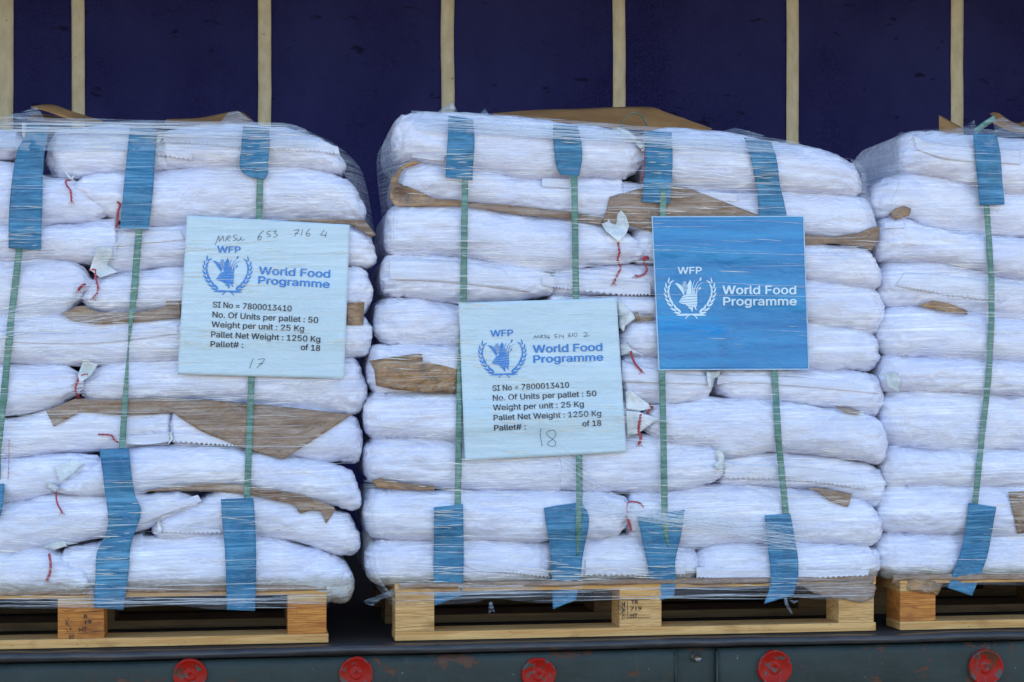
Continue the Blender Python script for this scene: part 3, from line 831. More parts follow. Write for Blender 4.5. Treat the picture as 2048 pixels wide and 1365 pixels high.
def band(name, le, ri, A, off, mat, parent=None, nl=60, nw=9, th=.001, wav=.0, seed=3):
    """strip between a left and a right edge line (photo points from top to bottom)"""
    L_, R_ = smooth_line(le, nl) if wav >= 0 else None, smooth_line(ri, nl)
    t = np.linspace(0, 1, nw)
    PX = L_[:, None, 0] * (1 - t) + R_[:, None, 0] * t; PY = L_[:, None, 1] * (1 - t) + R_[:, None, 1] * t
    W = lay(PX.ravel(), PY.ravel(), A, off)
    W[:, 1] += .0015 * fbm(W[:, 0] * 26, W[:, 2] * 26, seed) - .0012 * np.abs(fbm(W[:, 0] * 40, W[:, 2] * 14, seed + 5))
    o = mesh_obj(name, W, grid_faces(nl, nw), mat, parent)
    if th: solid(o, th, 0)
    return o
def lin(a, b_, n=3):
    return [(a[0] + (b_[0] - a[0]) * k / (n - 1), a[1] + (b_[1] - a[1]) * k / (n - 1)) for k in range(n)]

# ------------------------------------------------------------------ flaps, mouths and strings of the sacks
def par(o, key):
    o.parent = BAGS[key]['o']; return o
def flap(key, top, bot, teeth=True, off=.0015, name='flap', A=None):
    """hem laid along the sack; its lower edge cut in teeth when teeth"""
    n = int(max(20, abs(top[-1][0] - top[0][0]) / 2.2))
    T_, B_ = smooth_line(top, n), smooth_line(bot, n)
    if teeth: B_[:, 1] += np.where(np.arange(n) % 4 < 2, 1.6, -1.6)
    t = np.linspace(0, 1, 8)
    PX = T_[:, None, 0] * (1 - t) + B_[:, None, 0] * t; PY = T_[:, None, 1] * (1 - t) + B_[:, None, 1] * t
    W = lay(PX.ravel(), PY.ravel(), Ymid if A is None else A, off)
    o = mesh_obj(name, W, grid_faces(n, 8), M['flap']); solid(o, .0005, 0)
    return par(o, key)
flap('L1A', [(-40, 278), (58, 281)], [(-40, 296), (58, 297)])
flap('L1B', [(236, 288), (384, 305)], [(236, 300), (384, 321)])
flap('L1C', [(324, 265), (400, 268), (485, 272)], [(324, 285), (400, 289), (485, 296)])
flap('L1C', [(538, 276), (620, 280), (676, 294)], [(538, 302), (620, 303), (680, 310)])
flap('L7B', [(345, 866), (420, 872), (478, 886)], [(345, 884), (420, 889), (478, 892)])
flap('L7A', [(232, 873), (290, 870), (340, 864)], [(232, 888), (290, 890), (338, 884)], False)
flap('L9A', [(276, 1040), (330, 1010), (396, 990)], [(276, 1052), (330, 1030), (404, 1003)], False)
flap('L9B', [(319, 1047), (380, 1053), (442, 1060)], [(319, 1066), (380, 1067), (442, 1066)])
flap('C1L', [(824, 307), (890, 312)], [(824, 316), (890, 323)], False)
flap('C2L', [(1084, 357), (1141, 358)], [(1084, 374), (1141, 377)], False)
flap('C2R', [(1380, 382), (1475, 388)], [(1380, 398), (1475, 404)], False)
flap('C4M', [(1084, 553), (1140, 556), (1240, 562), (1302, 566)], [(1084, 571), (1140, 580), (1240, 590), (1302, 590)])
flap('C4L', [(778, 518), (900, 522), (1000, 536)], [(778, 560), (900, 566), (1060, 585)], False)
flap('C6M', [(1243, 720), (1340, 746), (1418, 752)], [(1243, 765), (1340, 767), (1418, 770)], False)
flap('C6R', [(1436, 750), (1560, 752), (1700, 765)], [(1434, 770), (1500, 766), (1760, 788)], False)
flap('C8R', [(1450, 928), (1600, 934), (1720, 950)], [(1450, 958), (1600, 962), (1730, 980)])
flap('C10L', [(905, 1120), (1000, 1125), (1095, 1140)], [(960, 1143), (1020, 1147), (1100, 1156)])
flap('C10M', [(1170, 1120), (1290, 1122), (1370, 1118)], [(1170, 1151), (1290, 1152), (1370, 1150)])
flap('C10R', [(1393, 1135), (1500, 1138), (1600, 1140), (1740, 1140)], [(1393, 1156), (1500, 1160), (1600, 1158), (1735, 1152)])
flap('R4', [(1810, 545), (1900, 552), (2048, 570)], [(1790, 572), (1900, 592), (2060, 612)])
flap('R3', [(1768, 444), (1806, 440)], [(1768, 458), (1810, 456)], False)
flap('L5A', [(-60, 660), (150, 668), (356, 650)], [(-60, 683), (180, 688), (356, 668)], False)
flap('L3B', [(250, 462), (360, 460)], [(225, 494), (370, 480)], False)
flap('R1', [(1826, 272), (1900, 290), (2040, 300)], [(1834, 300), (1900, 320), (2040, 330)], False)
def mouth(key, poly, off=.006, curl=.006):
    return par(poly_patch('mouth', poly, Ymid, off, M['mouth'], step=5, curl=curl), key)
mouth('C3L', [(1202, 449), (1214, 444), (1216, 438), (1222, 447), (1232, 450), (1234, 430), (1241, 421), (1252, 434), (1258, 452), (1252, 468), (1243, 478), (1236, 485), (1224, 474), (1210, 462)])
mouth('C5M', [(1236, 598), (1266, 628), (1270, 638), (1250, 652), (1246, 664), (1238, 656)])
mouth('C5N', [(1238, 692), (1250, 684), (1262, 698), (1288, 712), (1260, 706), (1240, 712)])
mouth('C7R', [(1250, 784), (1260, 782), (1296, 808), (1300, 818), (1280, 822), (1252, 818)])
mouth('C7L', [(1252, 822), (1275, 824), (1318, 838), (1300, 850), (1275, 868), (1254, 872)])
mouth('L4A', [(195, 495), (222, 492), (226, 512), (214, 530), (236, 545), (200, 556), (180, 540), (186, 520)])
mouth('L2B', [(124, 338), (132, 344), (143, 356), (150, 348), (146, 362), (138, 358)])
mouth('L6B', [(170, 714), (180, 724), (196, 730), (184, 750), (160, 768), (156, 750)])
mouth('L8B', [(92, 962), (104, 966), (118, 976), (112, 984), (98, 978)])
mouth('L8A', [(110, 935), (145, 918), (170, 925), (150, 945), (120, 965)])
mouth('L10A', [(85, 1096), (100, 1086), (130, 1082), (134, 1092), (110, 1100)])
mouth('C8M', [(1430, 905), (1438, 896), (1448, 912), (1449, 936), (1440, 944), (1426, 930), (1438, 922)])
mouth('C6R', [(1412, 744), (1440, 742), (1438, 752), (1426, 758), (1420, 780), (1414, 764)])
mouth('C1L', [(1232, 256), (1256, 262), (1262, 268), (1286, 282), (1292, 298), (1284, 304), (1270, 286), (1250, 270)])
mouth('L1A', [(44, 246), (54, 248), (52, 262), (60, 276), (50, 284), (44, 268)])
mouth('L1C', [(312, 268), (322, 264), (324, 276), (318, 288), (312, 280)])
mouth('L7B', [(336, 866), (344, 862), (346, 880), (336, 890), (340, 876)])
mouth('L9B', [(314, 1044), (320, 1040), (324, 1062), (316, 1066)])
mouth('R6', [(1768, 748), (1785, 742), (1800, 760), (1795, 785), (1775, 775)])
def string(key, pts, rad=1.9, n=30, frays=True):
    L_ = smooth_line(pts, n)
    L_[:, 0] += .8 * np.sin(np.arange(n) * 2.4)
    W = lay(L_[:, 0], L_[:, 1], Ymid, .0075)
    rr_ = [rad / 790. * (1 + .22 * math.sin(i * 2.2)) for i in range(n)]
    V, Fc = tube(W, rr_, 6)
    if frays:
        for s_ in (-1, 1, 0):
            a = L_[-1]; q = np.array([a, a + (s_ * 3, 3), a + (s_ * 6, 6)])
            w2 = lay(q[:, 0], q[:, 1], Ymid, .0075); v, f = tube(w2, .0007, 4)
            Fc += [tuple(i + len(V) for i in x) for x in f]; V = V + v
    return par(mesh_obj('tie_string', V, Fc, M['string']), key)
string('L2B', [(143, 360), (132, 362), (134, 372), (141, 382), (143, 402)])
string('L2A', [(234, 404), (240, 410), (236, 425), (235, 440), (233, 453)], 2.3)
string('L4A', [(178, 541), (190, 540), (191, 555), (196, 575), (194, 587), (186, 595)], 2.2)
string('L4A', [(170, 569), (163, 573), (157, 580)], 2.6)
string('L6B', [(176, 749), (162, 752), (153, 768), (151, 783), (156, 792)], 2.2)
string('L7A', [(196, 869), (222, 871), (228, 880), (236, 885)], 1.7, frays=False)
string('L8A', [(112, 981), (114, 1005), (124, 1025)], 1.7)
string('L10A', [(98, 1108), (101, 1125), (100, 1145), (94, 1160)], 2.4)
string('C1L', [(1270, 275), (1276, 280), (1284, 278), (1283, 284)], 2.2, frays=False)
string('C1L', [(1280, 299), (1290, 298), (1289, 320), (1288, 345), (1284, 360)], 1.9)
string('C3L', [(1236, 485), (1239, 505), (1235, 520), (1241, 536), (1234, 552), (1227, 566)], 2.2)
string('C3L', [(1293, 514), (1288, 526), (1294, 538), (1289, 548), (1278, 553), (1270, 551)], 2.1)
string('C3L', [(1284, 519), (1292, 514), (1297, 518)], 3.0, 12, False)
string('C5N', [(1262, 702), (1264, 714), (1272, 730), (1284, 743)], 2.2)
string('C7R', [(1299, 807), (1305, 815), (1299, 820), (1294, 826)], 2.2)
string('C7L', [(1281, 829), (1279, 845), (1277, 862), (1282, 876), (1278, 888)], 2.8)
string('C9L', [(1255, 1040), (1255, 1008), (1268, 1004), (1280, 1007), (1287, 1015)], 1.7, frays=False)
string('C9L', [(1252, 1032), (1258, 1045), (1262, 1060)], 2.6)
# stitched dots on the bag at the left edge
string('L8A', [(18, 880), (18, 920), (16, 960)], .6, 30, False)

# ------------------------------------------------------------------ brown kraft interleaf sheets
GP = 'brown paper sheets laid between the sack layers'
def paper(label, poly, mat='paper', off=.004, step=8, curl=0, A=None, seed=1):
    return tag(poly_patch('kraft_paper', poly, Ymid if A is None else A, off, M[mat], step=step, curl=curl, seed=seed), label, 'paper', GP)
paper('large triangle of brown paper hanging below the upper pale sheet', [(92, 822), (130, 806), (150, 798), (230, 800), (330, 796), (412, 800), (552, 812), (706, 829), (567, 919), (477, 893), (400, 862), (345, 826), (262, 832), (160, 824), (108, 854)])
paper('brown paper band left of the upper pale sheet, ending in a dark square', [(122, 628), (150, 614), (168, 612), (196, 624), (277, 624), (332, 614), (332, 602), (362, 603), (362, 636), (280, 644), (200, 650), (140, 640)], off=.003)
paper('small brown paper square right of the upper pale sheet', [(690, 607), (729, 604), (727, 650), (688, 650)], 'paper_shiny', .005)
paper('thin brown paper sliver ending in torn triangles, above the lower left blue pads', [(276, 984), (360, 970), (440, 966), (502, 972), (600, 988), (668, 1014), (670, 1022), (652, 1048), (642, 1024), (626, 1020), (600, 1028), (588, 1010), (500, 990), (440, 984), (350, 982)], off=.003)
paper('brown paper edge above the handwriting of the upper pale sheet', [(560, 437), (640, 438), (728, 440), (752, 470), (742, 476), (706, 452), (600, 446)], off=.002)
paper('shiny brown paper curled round the left end of the second sack of the middle stack', [(800, 334), (826, 322), (846, 326), (808, 338), (798, 352), (796, 366), (812, 372), (836, 382), (870, 398), (936, 402), (930, 413), (830, 413), (790, 412), (779, 395), (782, 358)], 'paper_shiny', .004)
paper('brown paper strip running under the second sack to the wide brown sheet', [(860, 400), (936, 404), (1037, 412), (1138, 424), (1205, 436), (1208, 452), (1138, 440), (1037, 430), (936, 415)], off=.003)
paper('wide brown paper sheet above and left of the blue sheet', [(1219, 394), (1285, 376), (1345, 372), (1380, 378), (1520, 432), (1530, 462), (1300, 462), (1262, 452), (1205, 450), (1212, 420)])
paper('brown paper between sacks at the upper right of the blue sheet, crumpled at the corner', [(1604, 470), (1660, 474), (1718, 466), (1745, 454), (1760, 455), (1756, 480), (1742, 502), (1724, 492), (1660, 488), (1604, 490)], 'paper', .004)
paper('glossy brown paper bands wrapped round the sack left of the lower pale sheet', [(738, 722), (800, 712), (844, 707), (846, 724), (858, 724), (880, 730), (918, 740), (918, 786), (850, 785), (790, 780), (752, 772), (748, 740)], 'paper_shiny', .004)
paper('short brown paper tab between the two sheets', [(1266, 626), (1276, 625), (1278, 632), (1306, 630), (1306, 642), (1270, 644)], off=.003)
paper('brown paper corner poking out at the far right below the big plump sack', [(1668, 812), (1700, 815), (1719, 822), (1718, 831), (1690, 826)], off=.004, step=5)
paper('brown paper corner poking out low on the right of the middle stack', [(1610, 975), (1650, 976), (1704, 988), (1696, 1015), (1660, 1002), (1634, 984)], off=.004, step=6)
paper('brown paper ridge under the round ended sack at the lower left of the middle stack', [(744, 962), (760, 956), (800, 966), (870, 972), (868, 982), (800, 980), (752, 976)], 'paper_shiny', .003, 6)
paper('brown paper nub tucked under the second sack of the right stack', [(1776, 430), (1790, 418), (1806, 412), (1822, 418), (1818, 432), (1790, 440)], 'paper_shiny', .005, 5)
paper('brown paper sliver under the fourth sack of the right stack', [(1836, 612), (1866, 601), (1900, 608), (1934, 622), (1934, 630), (1880, 622)], 'paper_shiny', .003, 5)
paper('brown paper sheet at the right edge beside the lower blue pad', [(2016, 984), (2080, 980), (2080, 1064), (2034, 1068), (2026, 1030)], off=.003)

paper('crumpled brown paper over the right corner block of the middle pallet', [(1596, 1168), (1680, 1164), (1744, 1160), (1752, 1176), (1747, 1196), (1720, 1206), (1680, 1198), (1630, 1188)], 'paper', .008, 6)
# slip sheets on the pallets
def slip(label, x0, x1, z, seed):
    n = 120; X = np.linspace(x0, x1, n); V = []
    pr = [(.3, .0015), (.02, .0015), (.001, .0005), (-.0035, -.004), (-.004, -.009), (-.003, -.014)]
    for x in X:
        for k, (y, dz) in enumerate(pr):
            V.append((x, y + (.003 * float(vnoise(np.array(x * 30.), np.array(k * .3), seed)) if k > 1 else 0), z + dz + (.003 * float(vnoise(np.array(x * 14.), np.array(9.), seed)) if k > 3 else 0)))
    o = mesh_obj('slip_sheet', V, grid_faces(n, len(pr)), M['paper']); solid(o, .0008, 0)
    return tag(o, label, 'paper', 'brown slip sheets on the pallets')
slip('brown slip sheet folded over the front of the left pallet', pL0 + .01, pL1 - .005, .144, 3)
slip('brown slip sheet folded over the front of the middle pallet', pC0 + .01, pC1 - .005, .144, 5)
slip('brown slip sheet crumpled over the front of the right pallet', pR0 - .02, pR1, .144, 8)
paper('crumpled brown paper hanging over the corner block of the right pallet', [(1790, 1156), (1850, 1160), (1890, 1166), (1884, 1180), (1876, 1192), (1866, 1188), (1830, 1184), (1800, 1178), (1786, 1168)], 'paper_shiny', .014, 6, curl=-.012)

# paper curling up from the tops of the stacks
def top_paper(label, lo, hi, y_lo, y_hi, bow=.02, mat='kraft', seed=2):
    n = 50; L_, H_ = smooth_line(lo, n), smooth_line(hi, n); V = []
    for i in range(n):
        a = PV(L_[i, 0], L_[i, 1], y_lo); b_ = PV(H_[i, 0], H_[i, 1], y_hi)
        for k in range(9):
            t = k / 8; p = a.lerp(b_, t)
            p.y -= bow * math.sin(t * math.pi); p.z += .004 * float(fbm(np.array(p.x * 14), np.array(t * 2), seed)) * math.sin(t * math.pi)
            V.append(p)
    o = mesh_obj('kraft_paper', V, grid_faces(n, 9), M[mat]); solid(o, .0008, 0)
    return tag(o, label, 'paper', 'brown paper curling from the stack tops')
top_paper('long brown paper rising along the top of the middle stack, behind a green loop', [(985, 232), (1100, 243), (1230, 256), (1330, 264), (1380, 262), (1420, 262)], [(985, 228), (1060, 221), (1150, 218), (1290, 214), (1335, 226), (1420, 259)], .07, .26)
top_paper('arched brown paper at the top of the left stack beside the narrow film peak', [(62, 216), (90, 222), (130, 236), (170, 246), (205, 244)], [(64, 214), (85, 210), (110, 211), (150, 225), (205, 242)], .09, .20, .01)
top_paper('low brown paper fold lying under the arched one on the left stack', [(56, 240), (100, 244), (190, 246)], [(70, 226), (110, 232), (190, 241)], .07, .24, .01)
top_paper('brown paper wedge near the top right of the left stack', [(330, 246), (420, 248), (480, 250), (505, 248)], [(333, 239), (400, 236), (474, 223), (505, 240)], .08, .24, .01)
top_paper('small upright brown paper triangle at the top of the right stack', [(1878, 268), (1900, 268), (1925, 266)], [(1878, 231), (1884, 234), (1925, 256)], .08, .16, .0)
top_paper('brown paper curl at the top right corner of the picture', [(1985, 246), (2020, 262), (2090, 270)], [(1978, 228), (1995, 226), (2040, 246), (2090, 200)], .08, .22, .01)

# ------------------------------------------------------------------ green straps and blue pads
GS, GPd = 'green plastic straps round the stacks', 'blue foam pads under the straps'
def strap(label, cl, wd, off=.0075):
    cl = np.array(cl, float); L_ = np.stack([np.interp(np.linspace(0, 1, 90), np.linspace(0, 1, len(cl)), cl[:, k]) for k in (0, 1)], -1)
    arc = np.concatenate([[0], np.cumsum(np.hypot(*np.diff(cl, axis=0).T))]); q = np.linspace(0, arc[-1], 90)
    L_ = np.stack([np.interp(q, arc, cl[:, k]) for k in (0, 1)], -1)
    wv = np.interp(q, arc, wd) if hasattr(wd, '__len__') else np.full(90, float(wd))
    t = np.linspace(-.5, .5, 4)
    PX = L_[:, None, 0] + wv[:, None] * t; PY = np.repeat(L_[:, None, 1], 4, 1)
    W = lay(PX.ravel(), PY.ravel(), Ytaut, off)
    W[:, 1] += np.tile(np.linspace(0, .0002, 4), 90)
    o = mesh_obj('packing_strap', W, grid_faces(90, 4), M['strap']); solid(o, .0007, 0)
    return tag(o, label, 'strap', GS)
strap('leftmost green strap, crossing the left edge of the picture below the first blue pad', [(36, 470), (38, 505), (22, 640), (8, 790), (-4, 900), (-6, 960)], 14)
strap('green strap between the second blue pad and the zigzag pad, twisted edge-on halfway', [(281, 430), (278, 460), (268, 590), (262, 640), (257, 690), (251, 790), (244, 900), (240, 940)], [14, 14, 14, 9, 2.5, 11, 14, 14])
strap('green strap passing behind the upper pale sheet', [(522, 320), (520, 360), (518, 440), (510, 600), (503, 755), (494, 1000), (492, 1050)], 13)
strap('green strap along the left edge of the lower pale sheet', [(931, 330), (930, 360), (927, 600), (920, 760), (918, 880), (915, 1020), (912, 1060)], 13)
strap('green strap passing behind the lower pale sheet, narrowing over the blue pad', [(1148, 351), (1149, 370), (1152, 600), (1155, 760), (1158, 910), (1159, 990), (1157, 1060), (1155, 1112)], [13, 13, 13, 13, 13, 13, 12, 3], .013)
strap('green strap passing behind the left part of the blue sheet', [(1326, 380), (1326, 432), (1325, 600), (1324, 745), (1327, 880), (1329, 1020), (1331, 1060), (1336, 1095)], [13, 13, 13, 13, 13, 13, 12, 3], .013)
strap('green strap passing behind the right part of the blue sheet', [(1540, 400), (1546, 600), (1549, 745), (1557, 880), (1570, 1010), (1574, 1066)], 13, .007)
strap('green strap down the right stack between its two blue pads', [(1970, 380), (1973, 412), (1978, 480), (1983, 562), (1983, 647), (1977, 760), (1964, 871), (1950, 1010), (1946, 1050)], 12)
def pad(label, le, ri, off=.010):
    o = band('foam_pad', le, ri, Ytaut, off, M['pad'], nl=50, nw=10, th=.003)
    return tag(o, label, 'pad', GPd)
pad('blue foam pad at the upper left, bent and overlapped by a white flap', [(54, 248), (50, 275), (36, 300), (24, 360), (18, 430), (17, 497)], [(97, 252), (96, 270), (90, 300), (86, 350), (84, 430), (82, 502)])
pad('widest blue foam pad on the top layers of the left stack', [(260, 255), (255, 300), (248, 370), (243, 420), (240, 457)], [(313, 258), (311, 300), (307, 370), (302, 420), (297, 460)])
pad('narrow blue foam pad above the upper pale sheet, clipped to a point', [(486, 252), (483, 290), (479, 330), (484, 344), (500, 355)], [(539, 258), (538, 300), (536, 335), (535, 350), (528, 360)])
pad('zigzag folded blue foam pad at the lower left', [(199, 900), (203, 930), (208, 970), (216, 1050), (194, 1105), (191, 1150), (188, 1216)], [(258, 897), (262, 940), (270, 990), (282, 1026), (262, 1090), (258, 1140), (247, 1220)])
pad('straight blue foam pad at the lower right of the left stack', [(442, 999), (444, 1040), (449, 1090), (452, 1150), (454, 1220)], [(507, 996), (510, 1040), (512, 1090), (512, 1150), (510, 1222)])
pad('sliver of blue foam pad at the left edge of the picture', [(-70, 970), (-70, 1010), (-72, 1060)], [(9, 968), (8, 1000), (0, 1036)])
pad('blue foam pad at the top left of the middle stack', [(897, 232), (896, 270), (893, 315), (891, 355)], [(946, 240), (949, 280), (947, 320), (945, 361)])
pad('short blue foam pad second from left on top of the middle stack', [(1106, 250), (1107, 285), (1112, 330), (1120, 350)], [(1155, 254), (1163, 290), (1164, 320), (1158, 353)])
pad('grey-blue foam pad left above the blue sheet, beside a red string', [(1288, 262), (1290, 310), (1288, 350), (1284, 405)], [(1343, 266), (1345, 310), (1344, 350), (1339, 408)])
pad('slanting grey-blue foam pad right above the blue sheet', [(1488, 276), (1500, 310), (1510, 360), (1516, 400), (1518, 436)], [(1542, 284), (1553, 320), (1560, 370), (1567, 400), (1574, 436)])
pad('blue foam pad at the bottom left of the middle stack', [(868, 1015), (868, 1070), (867, 1140), (869, 1212)], [(926, 1009), (927, 1070), (927, 1140), (923, 1192)])
pad('blue foam pad below the lower pale sheet, its right side kinked outward', [(1088, 1016), (1094, 1060), (1102, 1120), (1104, 1180), (1106, 1219)], [(1162, 1004), (1178, 1038), (1166, 1110), (1160, 1160), (1152, 1200)])
pad('torn trapezoid blue foam pad at the bottom centre of the middle stack', [(1275, 1034), (1284, 1080), (1295, 1130), (1299, 1170), (1301, 1209)], [(1369, 1020), (1362, 1070), (1351, 1120), (1351, 1160), (1348, 1192)])
pad('blue foam pad at the bottom right of the middle stack', [(1530, 1031), (1532, 1070), (1540, 1130), (1540, 1170), (1528, 1208)], [(1580, 1028), (1588, 1068), (1596, 1120), (1595, 1160), (1586, 1190)])
pad('blue foam pad at the top of the right stack', [(1946, 268), (1950, 310), (1955, 360), (1959, 411)], [(1993, 270), (2000, 310), (2004, 360), (2009, 410)])
pad('blue foam pad at the bottom of the right stack, leaning left', [(1937, 1006), (1932, 1050), (1922, 1100), (1895, 1176)], [(1992, 1014), (1984, 1060), (1972, 1120), (1944, 1192)])
# green loop standing up behind the film, and loose end on the right stack
lp = [PV(a, b_, .06) for a, b_ in smooth_line([(1243, 256), (1247, 240), (1258, 229), (1272, 227), (1285, 235), (1294, 252)], 26)]
V, Fc = [], []
for p in lp:
    V += [p + Vector((0, -.007, 0)), p + Vector((0, .006, .001))]
o = mesh_obj('packing_strap', V, grid_faces(26, 2), M['strap']); solid(o, .0012, 0)
tag(o, 'thin green strap end looped up above the top film of the middle stack', 'strap', GS)
lp = [PV(a, b_, .05) for a, b_ in smooth_line([(1950, 264), (1968, 250), (1990, 236)], 10)]
V = []
for p in lp: V += [p + Vector((-.004, 0, .006)), p + Vector((.005, .004, -.006))]
o = mesh_obj('packing_strap', V, grid_faces(10, 2), M['strap']); solid(o, .0012, 0)
tag(o, 'short pale green strap end sticking up on top of the right stack', 'strap', GS)

# ------------------------------------------------------------------ printed sheets
SHOFF = .0135
def sheet(label, tl, tr, br, bl, mat, border=False):
    n = 50; V = []
    s, t = np.meshgrid(np.linspace(0, 1, n), np.linspace(0, 1, n), indexing='ij')
    c = [np.array(q, float) for q in (tl, tr, br, bl)]
    p = (c[0] * (1 - s[..., None]) + c[1] * s[..., None]) * (1 - t[..., None]) + (c[3] * (1 - s[..., None]) + c[2] * s[..., None]) * t[..., None]
    W = lay(p[..., 0].ravel(), p[..., 1].ravel(), Ysheet, SHOFF)
    o = mesh_obj('printed_sheet', W, grid_faces(n, n), M[mat]); solid(o, .0006, 0)
    tag(o, label, 'sheet')
    if border:
        V, Fc = [], []
        cc = c + [c[0]]
        for a, b_ in zip(cc[:-1], cc[1:]):
            L_ = smooth_line([a, b_], 40); d = (b_ - a) / np.hypot(*(b_ - a)); nn = np.array([-d[1], d[0]])
            q = np.concatenate([L_, L_ + nn * 2.4]); k = len(V)
            V += list(lay(q[:, 0], q[:, 1], Ysheet, SHOFF + .0009)); Fc += [(k + i, k + i + 1, k + 40 + i + 1, k + 40 + i) for i in range(39)]
        mesh_obj('white_border', V, Fc, M['border'], o)
    return o
def subdiv(co, fs, maxlen):
    bm = bmesh.new(); vs = [bm.verts.new((c[0], c[1], 0)) for c in co]
    for f in fs:
        try: bm.faces.new([vs[i] for i in f])
        except ValueError: pass
    for _ in range(2):
        es = [e for e in bm.edges if e.calc_length() > maxlen]
        if not es: break
        bmesh.ops.subdivide_edges(bm, edges=es, cuts=1)
    bmesh.ops.triangulate(bm, faces=bm.faces)
    bm.verts.index_update()
    out = np.array([v.co[:2] for v in bm.verts]); ff = [tuple(v.index for v in f.verts) for f in bm.faces]
    bm.free(); return out, ff
import os
FONT = None
try:
    FONT = bpy.data.fonts.load(os.path.join(bpy.utils.resource_path('LOCAL'), 'datafiles', 'fonts', 'Inter.woff2'))
except Exception:
    FONT = None
def glyph1(txt, bold):
    cu_ = bpy.data.curves.new('t', 'FONT'); cu_.body = txt; cu_.size = 1; cu_.resolution_u = 4; cu_.fill_mode = 'NONE'
    if FONT: cu_.font = FONT
    else: cu_.offset = bold
    ob = bpy.data.objects.new('t', cu_); COL.objects.link(ob)
    dg = bpy.context.evaluated_depsgraph_get(); dg.update()
    me = bpy.data.meshes.new_from_object(ob.evaluated_get(dg))
    co = np.array([v.co[:2] for v in me.vertices]).reshape(-1, 2)
    nxt = {}
    for e in me.edges:
        nxt.setdefault(e.vertices[0], []).append(e.vertices[1]); nxt.setdefault(e.vertices[1], []).append(e.vertices[0])
    bpy.data.objects.remove(ob); bpy.data.curves.remove(cu_); bpy.data.meshes.remove(me)
    seen = set(); loops = []
    for v0 in range(len(co)):
        if v0 in seen or v0 not in nxt: continue
        lp_ = [v0]; seen.add(v0); cur = v0 + 1 if (v0 + 1) in nxt[v0] else nxt[v0][0]
        while cur not in seen:
            lp_.append(cur); seen.add(cur)
            c_ = [k for k in nxt[cur] if k not in seen]
            if not c_: break
            cur = c_[0]
        loops.append(lp_)
    E0, E1 = [], []
    for lp_ in loops:
        E0 += lp_; E1 += lp_[1:] + lp_[:1]
    a, b_ = co[E0], co[E1]
    vs, es, fs, *_ = geometry.delaunay_2d_cdt([Vector(p) for p in co], list(zip(E0, E1)), [], 0, 1e-6)
    V = np.array([v[:] for v in vs]); out = []
    for f in fs:
        c = V[list(f)].mean(0)
        up = (a[:, 1] <= c[1]) & (b_[:, 1] > c[1]); dn = (a[:, 1] > c[1]) & (b_[:, 1] <= c[1])
        side = (b_[:, 0] - a[:, 0]) * (c[1] - a[:, 1]) - (c[0] - a[:, 0]) * (b_[:, 1] - a[:, 1])
        if (up & (side > 0)).sum() - (dn & (side < 0)).sum() != 0: out.append(tuple(f))
    return V, out
def glyphs(txt, bold):
    V, Fc = glyph1(txt, bold)
    return V, Fc
caph = glyphs('H', 0)[0][:, 1].max()
def text(parent, crop, txt, x0, x1, y0, y1, cap, mat, bold=.022, name='printed_text'):
    """writing on a sheet: from (x0,y0) to (x1,y1) along its baseline, in the crop's pixels"""
    co, fs = glyphs(txt, bold)
    a, b_ = co[:, 0].min(), co[:, 0].max()
    s = (co[:, 0] - a) / (b_ - a)
    ox, oy, sc = crop
    sl = (y1 - y0) / (x1 - x0)
    h = co[:, 1] / caph * cap
    qx = x0 + s * (x1 - x0) + h * sl; qy = y0 + s * (y1 - y0) - h
    q, ff = subdiv(np.stack([ox + qx / sc, oy + qy / sc], -1), fs, 8)
    V, Fc = [], []
    cpx = cap / sc
    for k, (dx, dy) in enumerate([(0, 0), (-1, 0), (1, 0), (0, -.6), (0, .6)] if bold and FONT else [(0, 0)]):   # printed bold
        W = lay(q[:, 0] + dx * bold * cpx * 1.5, q[:, 1] + dy * bold * cpx * 1.5, Ysheet, SHOFF + .0016 + k * .00012)
        Fc += [tuple(i + len(V) for i in f) for f in ff]; V += list(W)
    return mesh_obj(name, V, Fc, M[mat], parent, smooth=False)
def strokes(parent, crop, lines, wd, mat, name='handwriting'):
    ox, oy, sc = crop; V, Fc = [], []
    for ln in lines:
        L_ = smooth_line(ln, max(8, len(ln) * 6)); L_ = L_ / sc + np.array([ox, oy])
        d = np.gradient(L_, axis=0); d /= (np.hypot(d[:, 0], d[:, 1])[:, None] + 1e-9); nn = np.stack([-d[:, 1], d[:, 0]], -1) * wd / 2
        n = len(L_); q = np.concatenate([L_ - nn, L_ + nn]); k = len(V)
        V += list(lay(q[:, 0], q[:, 1], Ysheet, SHOFF + .0020)); Fc += [(k + i, k + i + 1, k + n + i + 1, k + n + i) for i in range(n - 1)]
    return mesh_obj(name, V, Fc, M[mat], parent, smooth=False)

def ell(cx, cy, rx, ry, ang=0, n=14):
    return [(cx + rx * math.cos(t) * math.cos(ang) - ry * math.sin(t) * math.sin(ang), cy + rx * math.cos(t) * math.sin(ang) + ry * math.sin(t) * math.cos(ang)) for t in np.linspace(0, 2 * math.pi, n, endpoint=False)]
def stroke_poly(pts, w0, w1):
    L_ = smooth_line(pts, 14); d = np.gradient(L_, axis=0); d /= np.hypot(d[:, 0], d[:, 1])[:, None]
    nn = np.stack([-d[:, 1], d[:, 0]], -1); wv = np.linspace(w0, w1, 14)[:, None] / 2
    return [tuple(p) for p in np.concatenate([L_ - nn * wv, (L_ + nn * wv)[::-1]])]
def leafp(a, b_, w_):
    a, b_ = np.array(a, float), np.array(b_, float); d = b_ - a; n_ = np.array([-d[1], d[0]]) / np.hypot(*d)
    L_, Rr = [], []
    for t in np.linspace(0, 1, 8):
        hw = w_ * math.sin(math.pi * t ** .8) ; L_.append(tuple(a + d * t + n_ * hw)); Rr.append(tuple(a + d * t - n_ * hw))
    return L_ + Rr[::-1][1:-1]
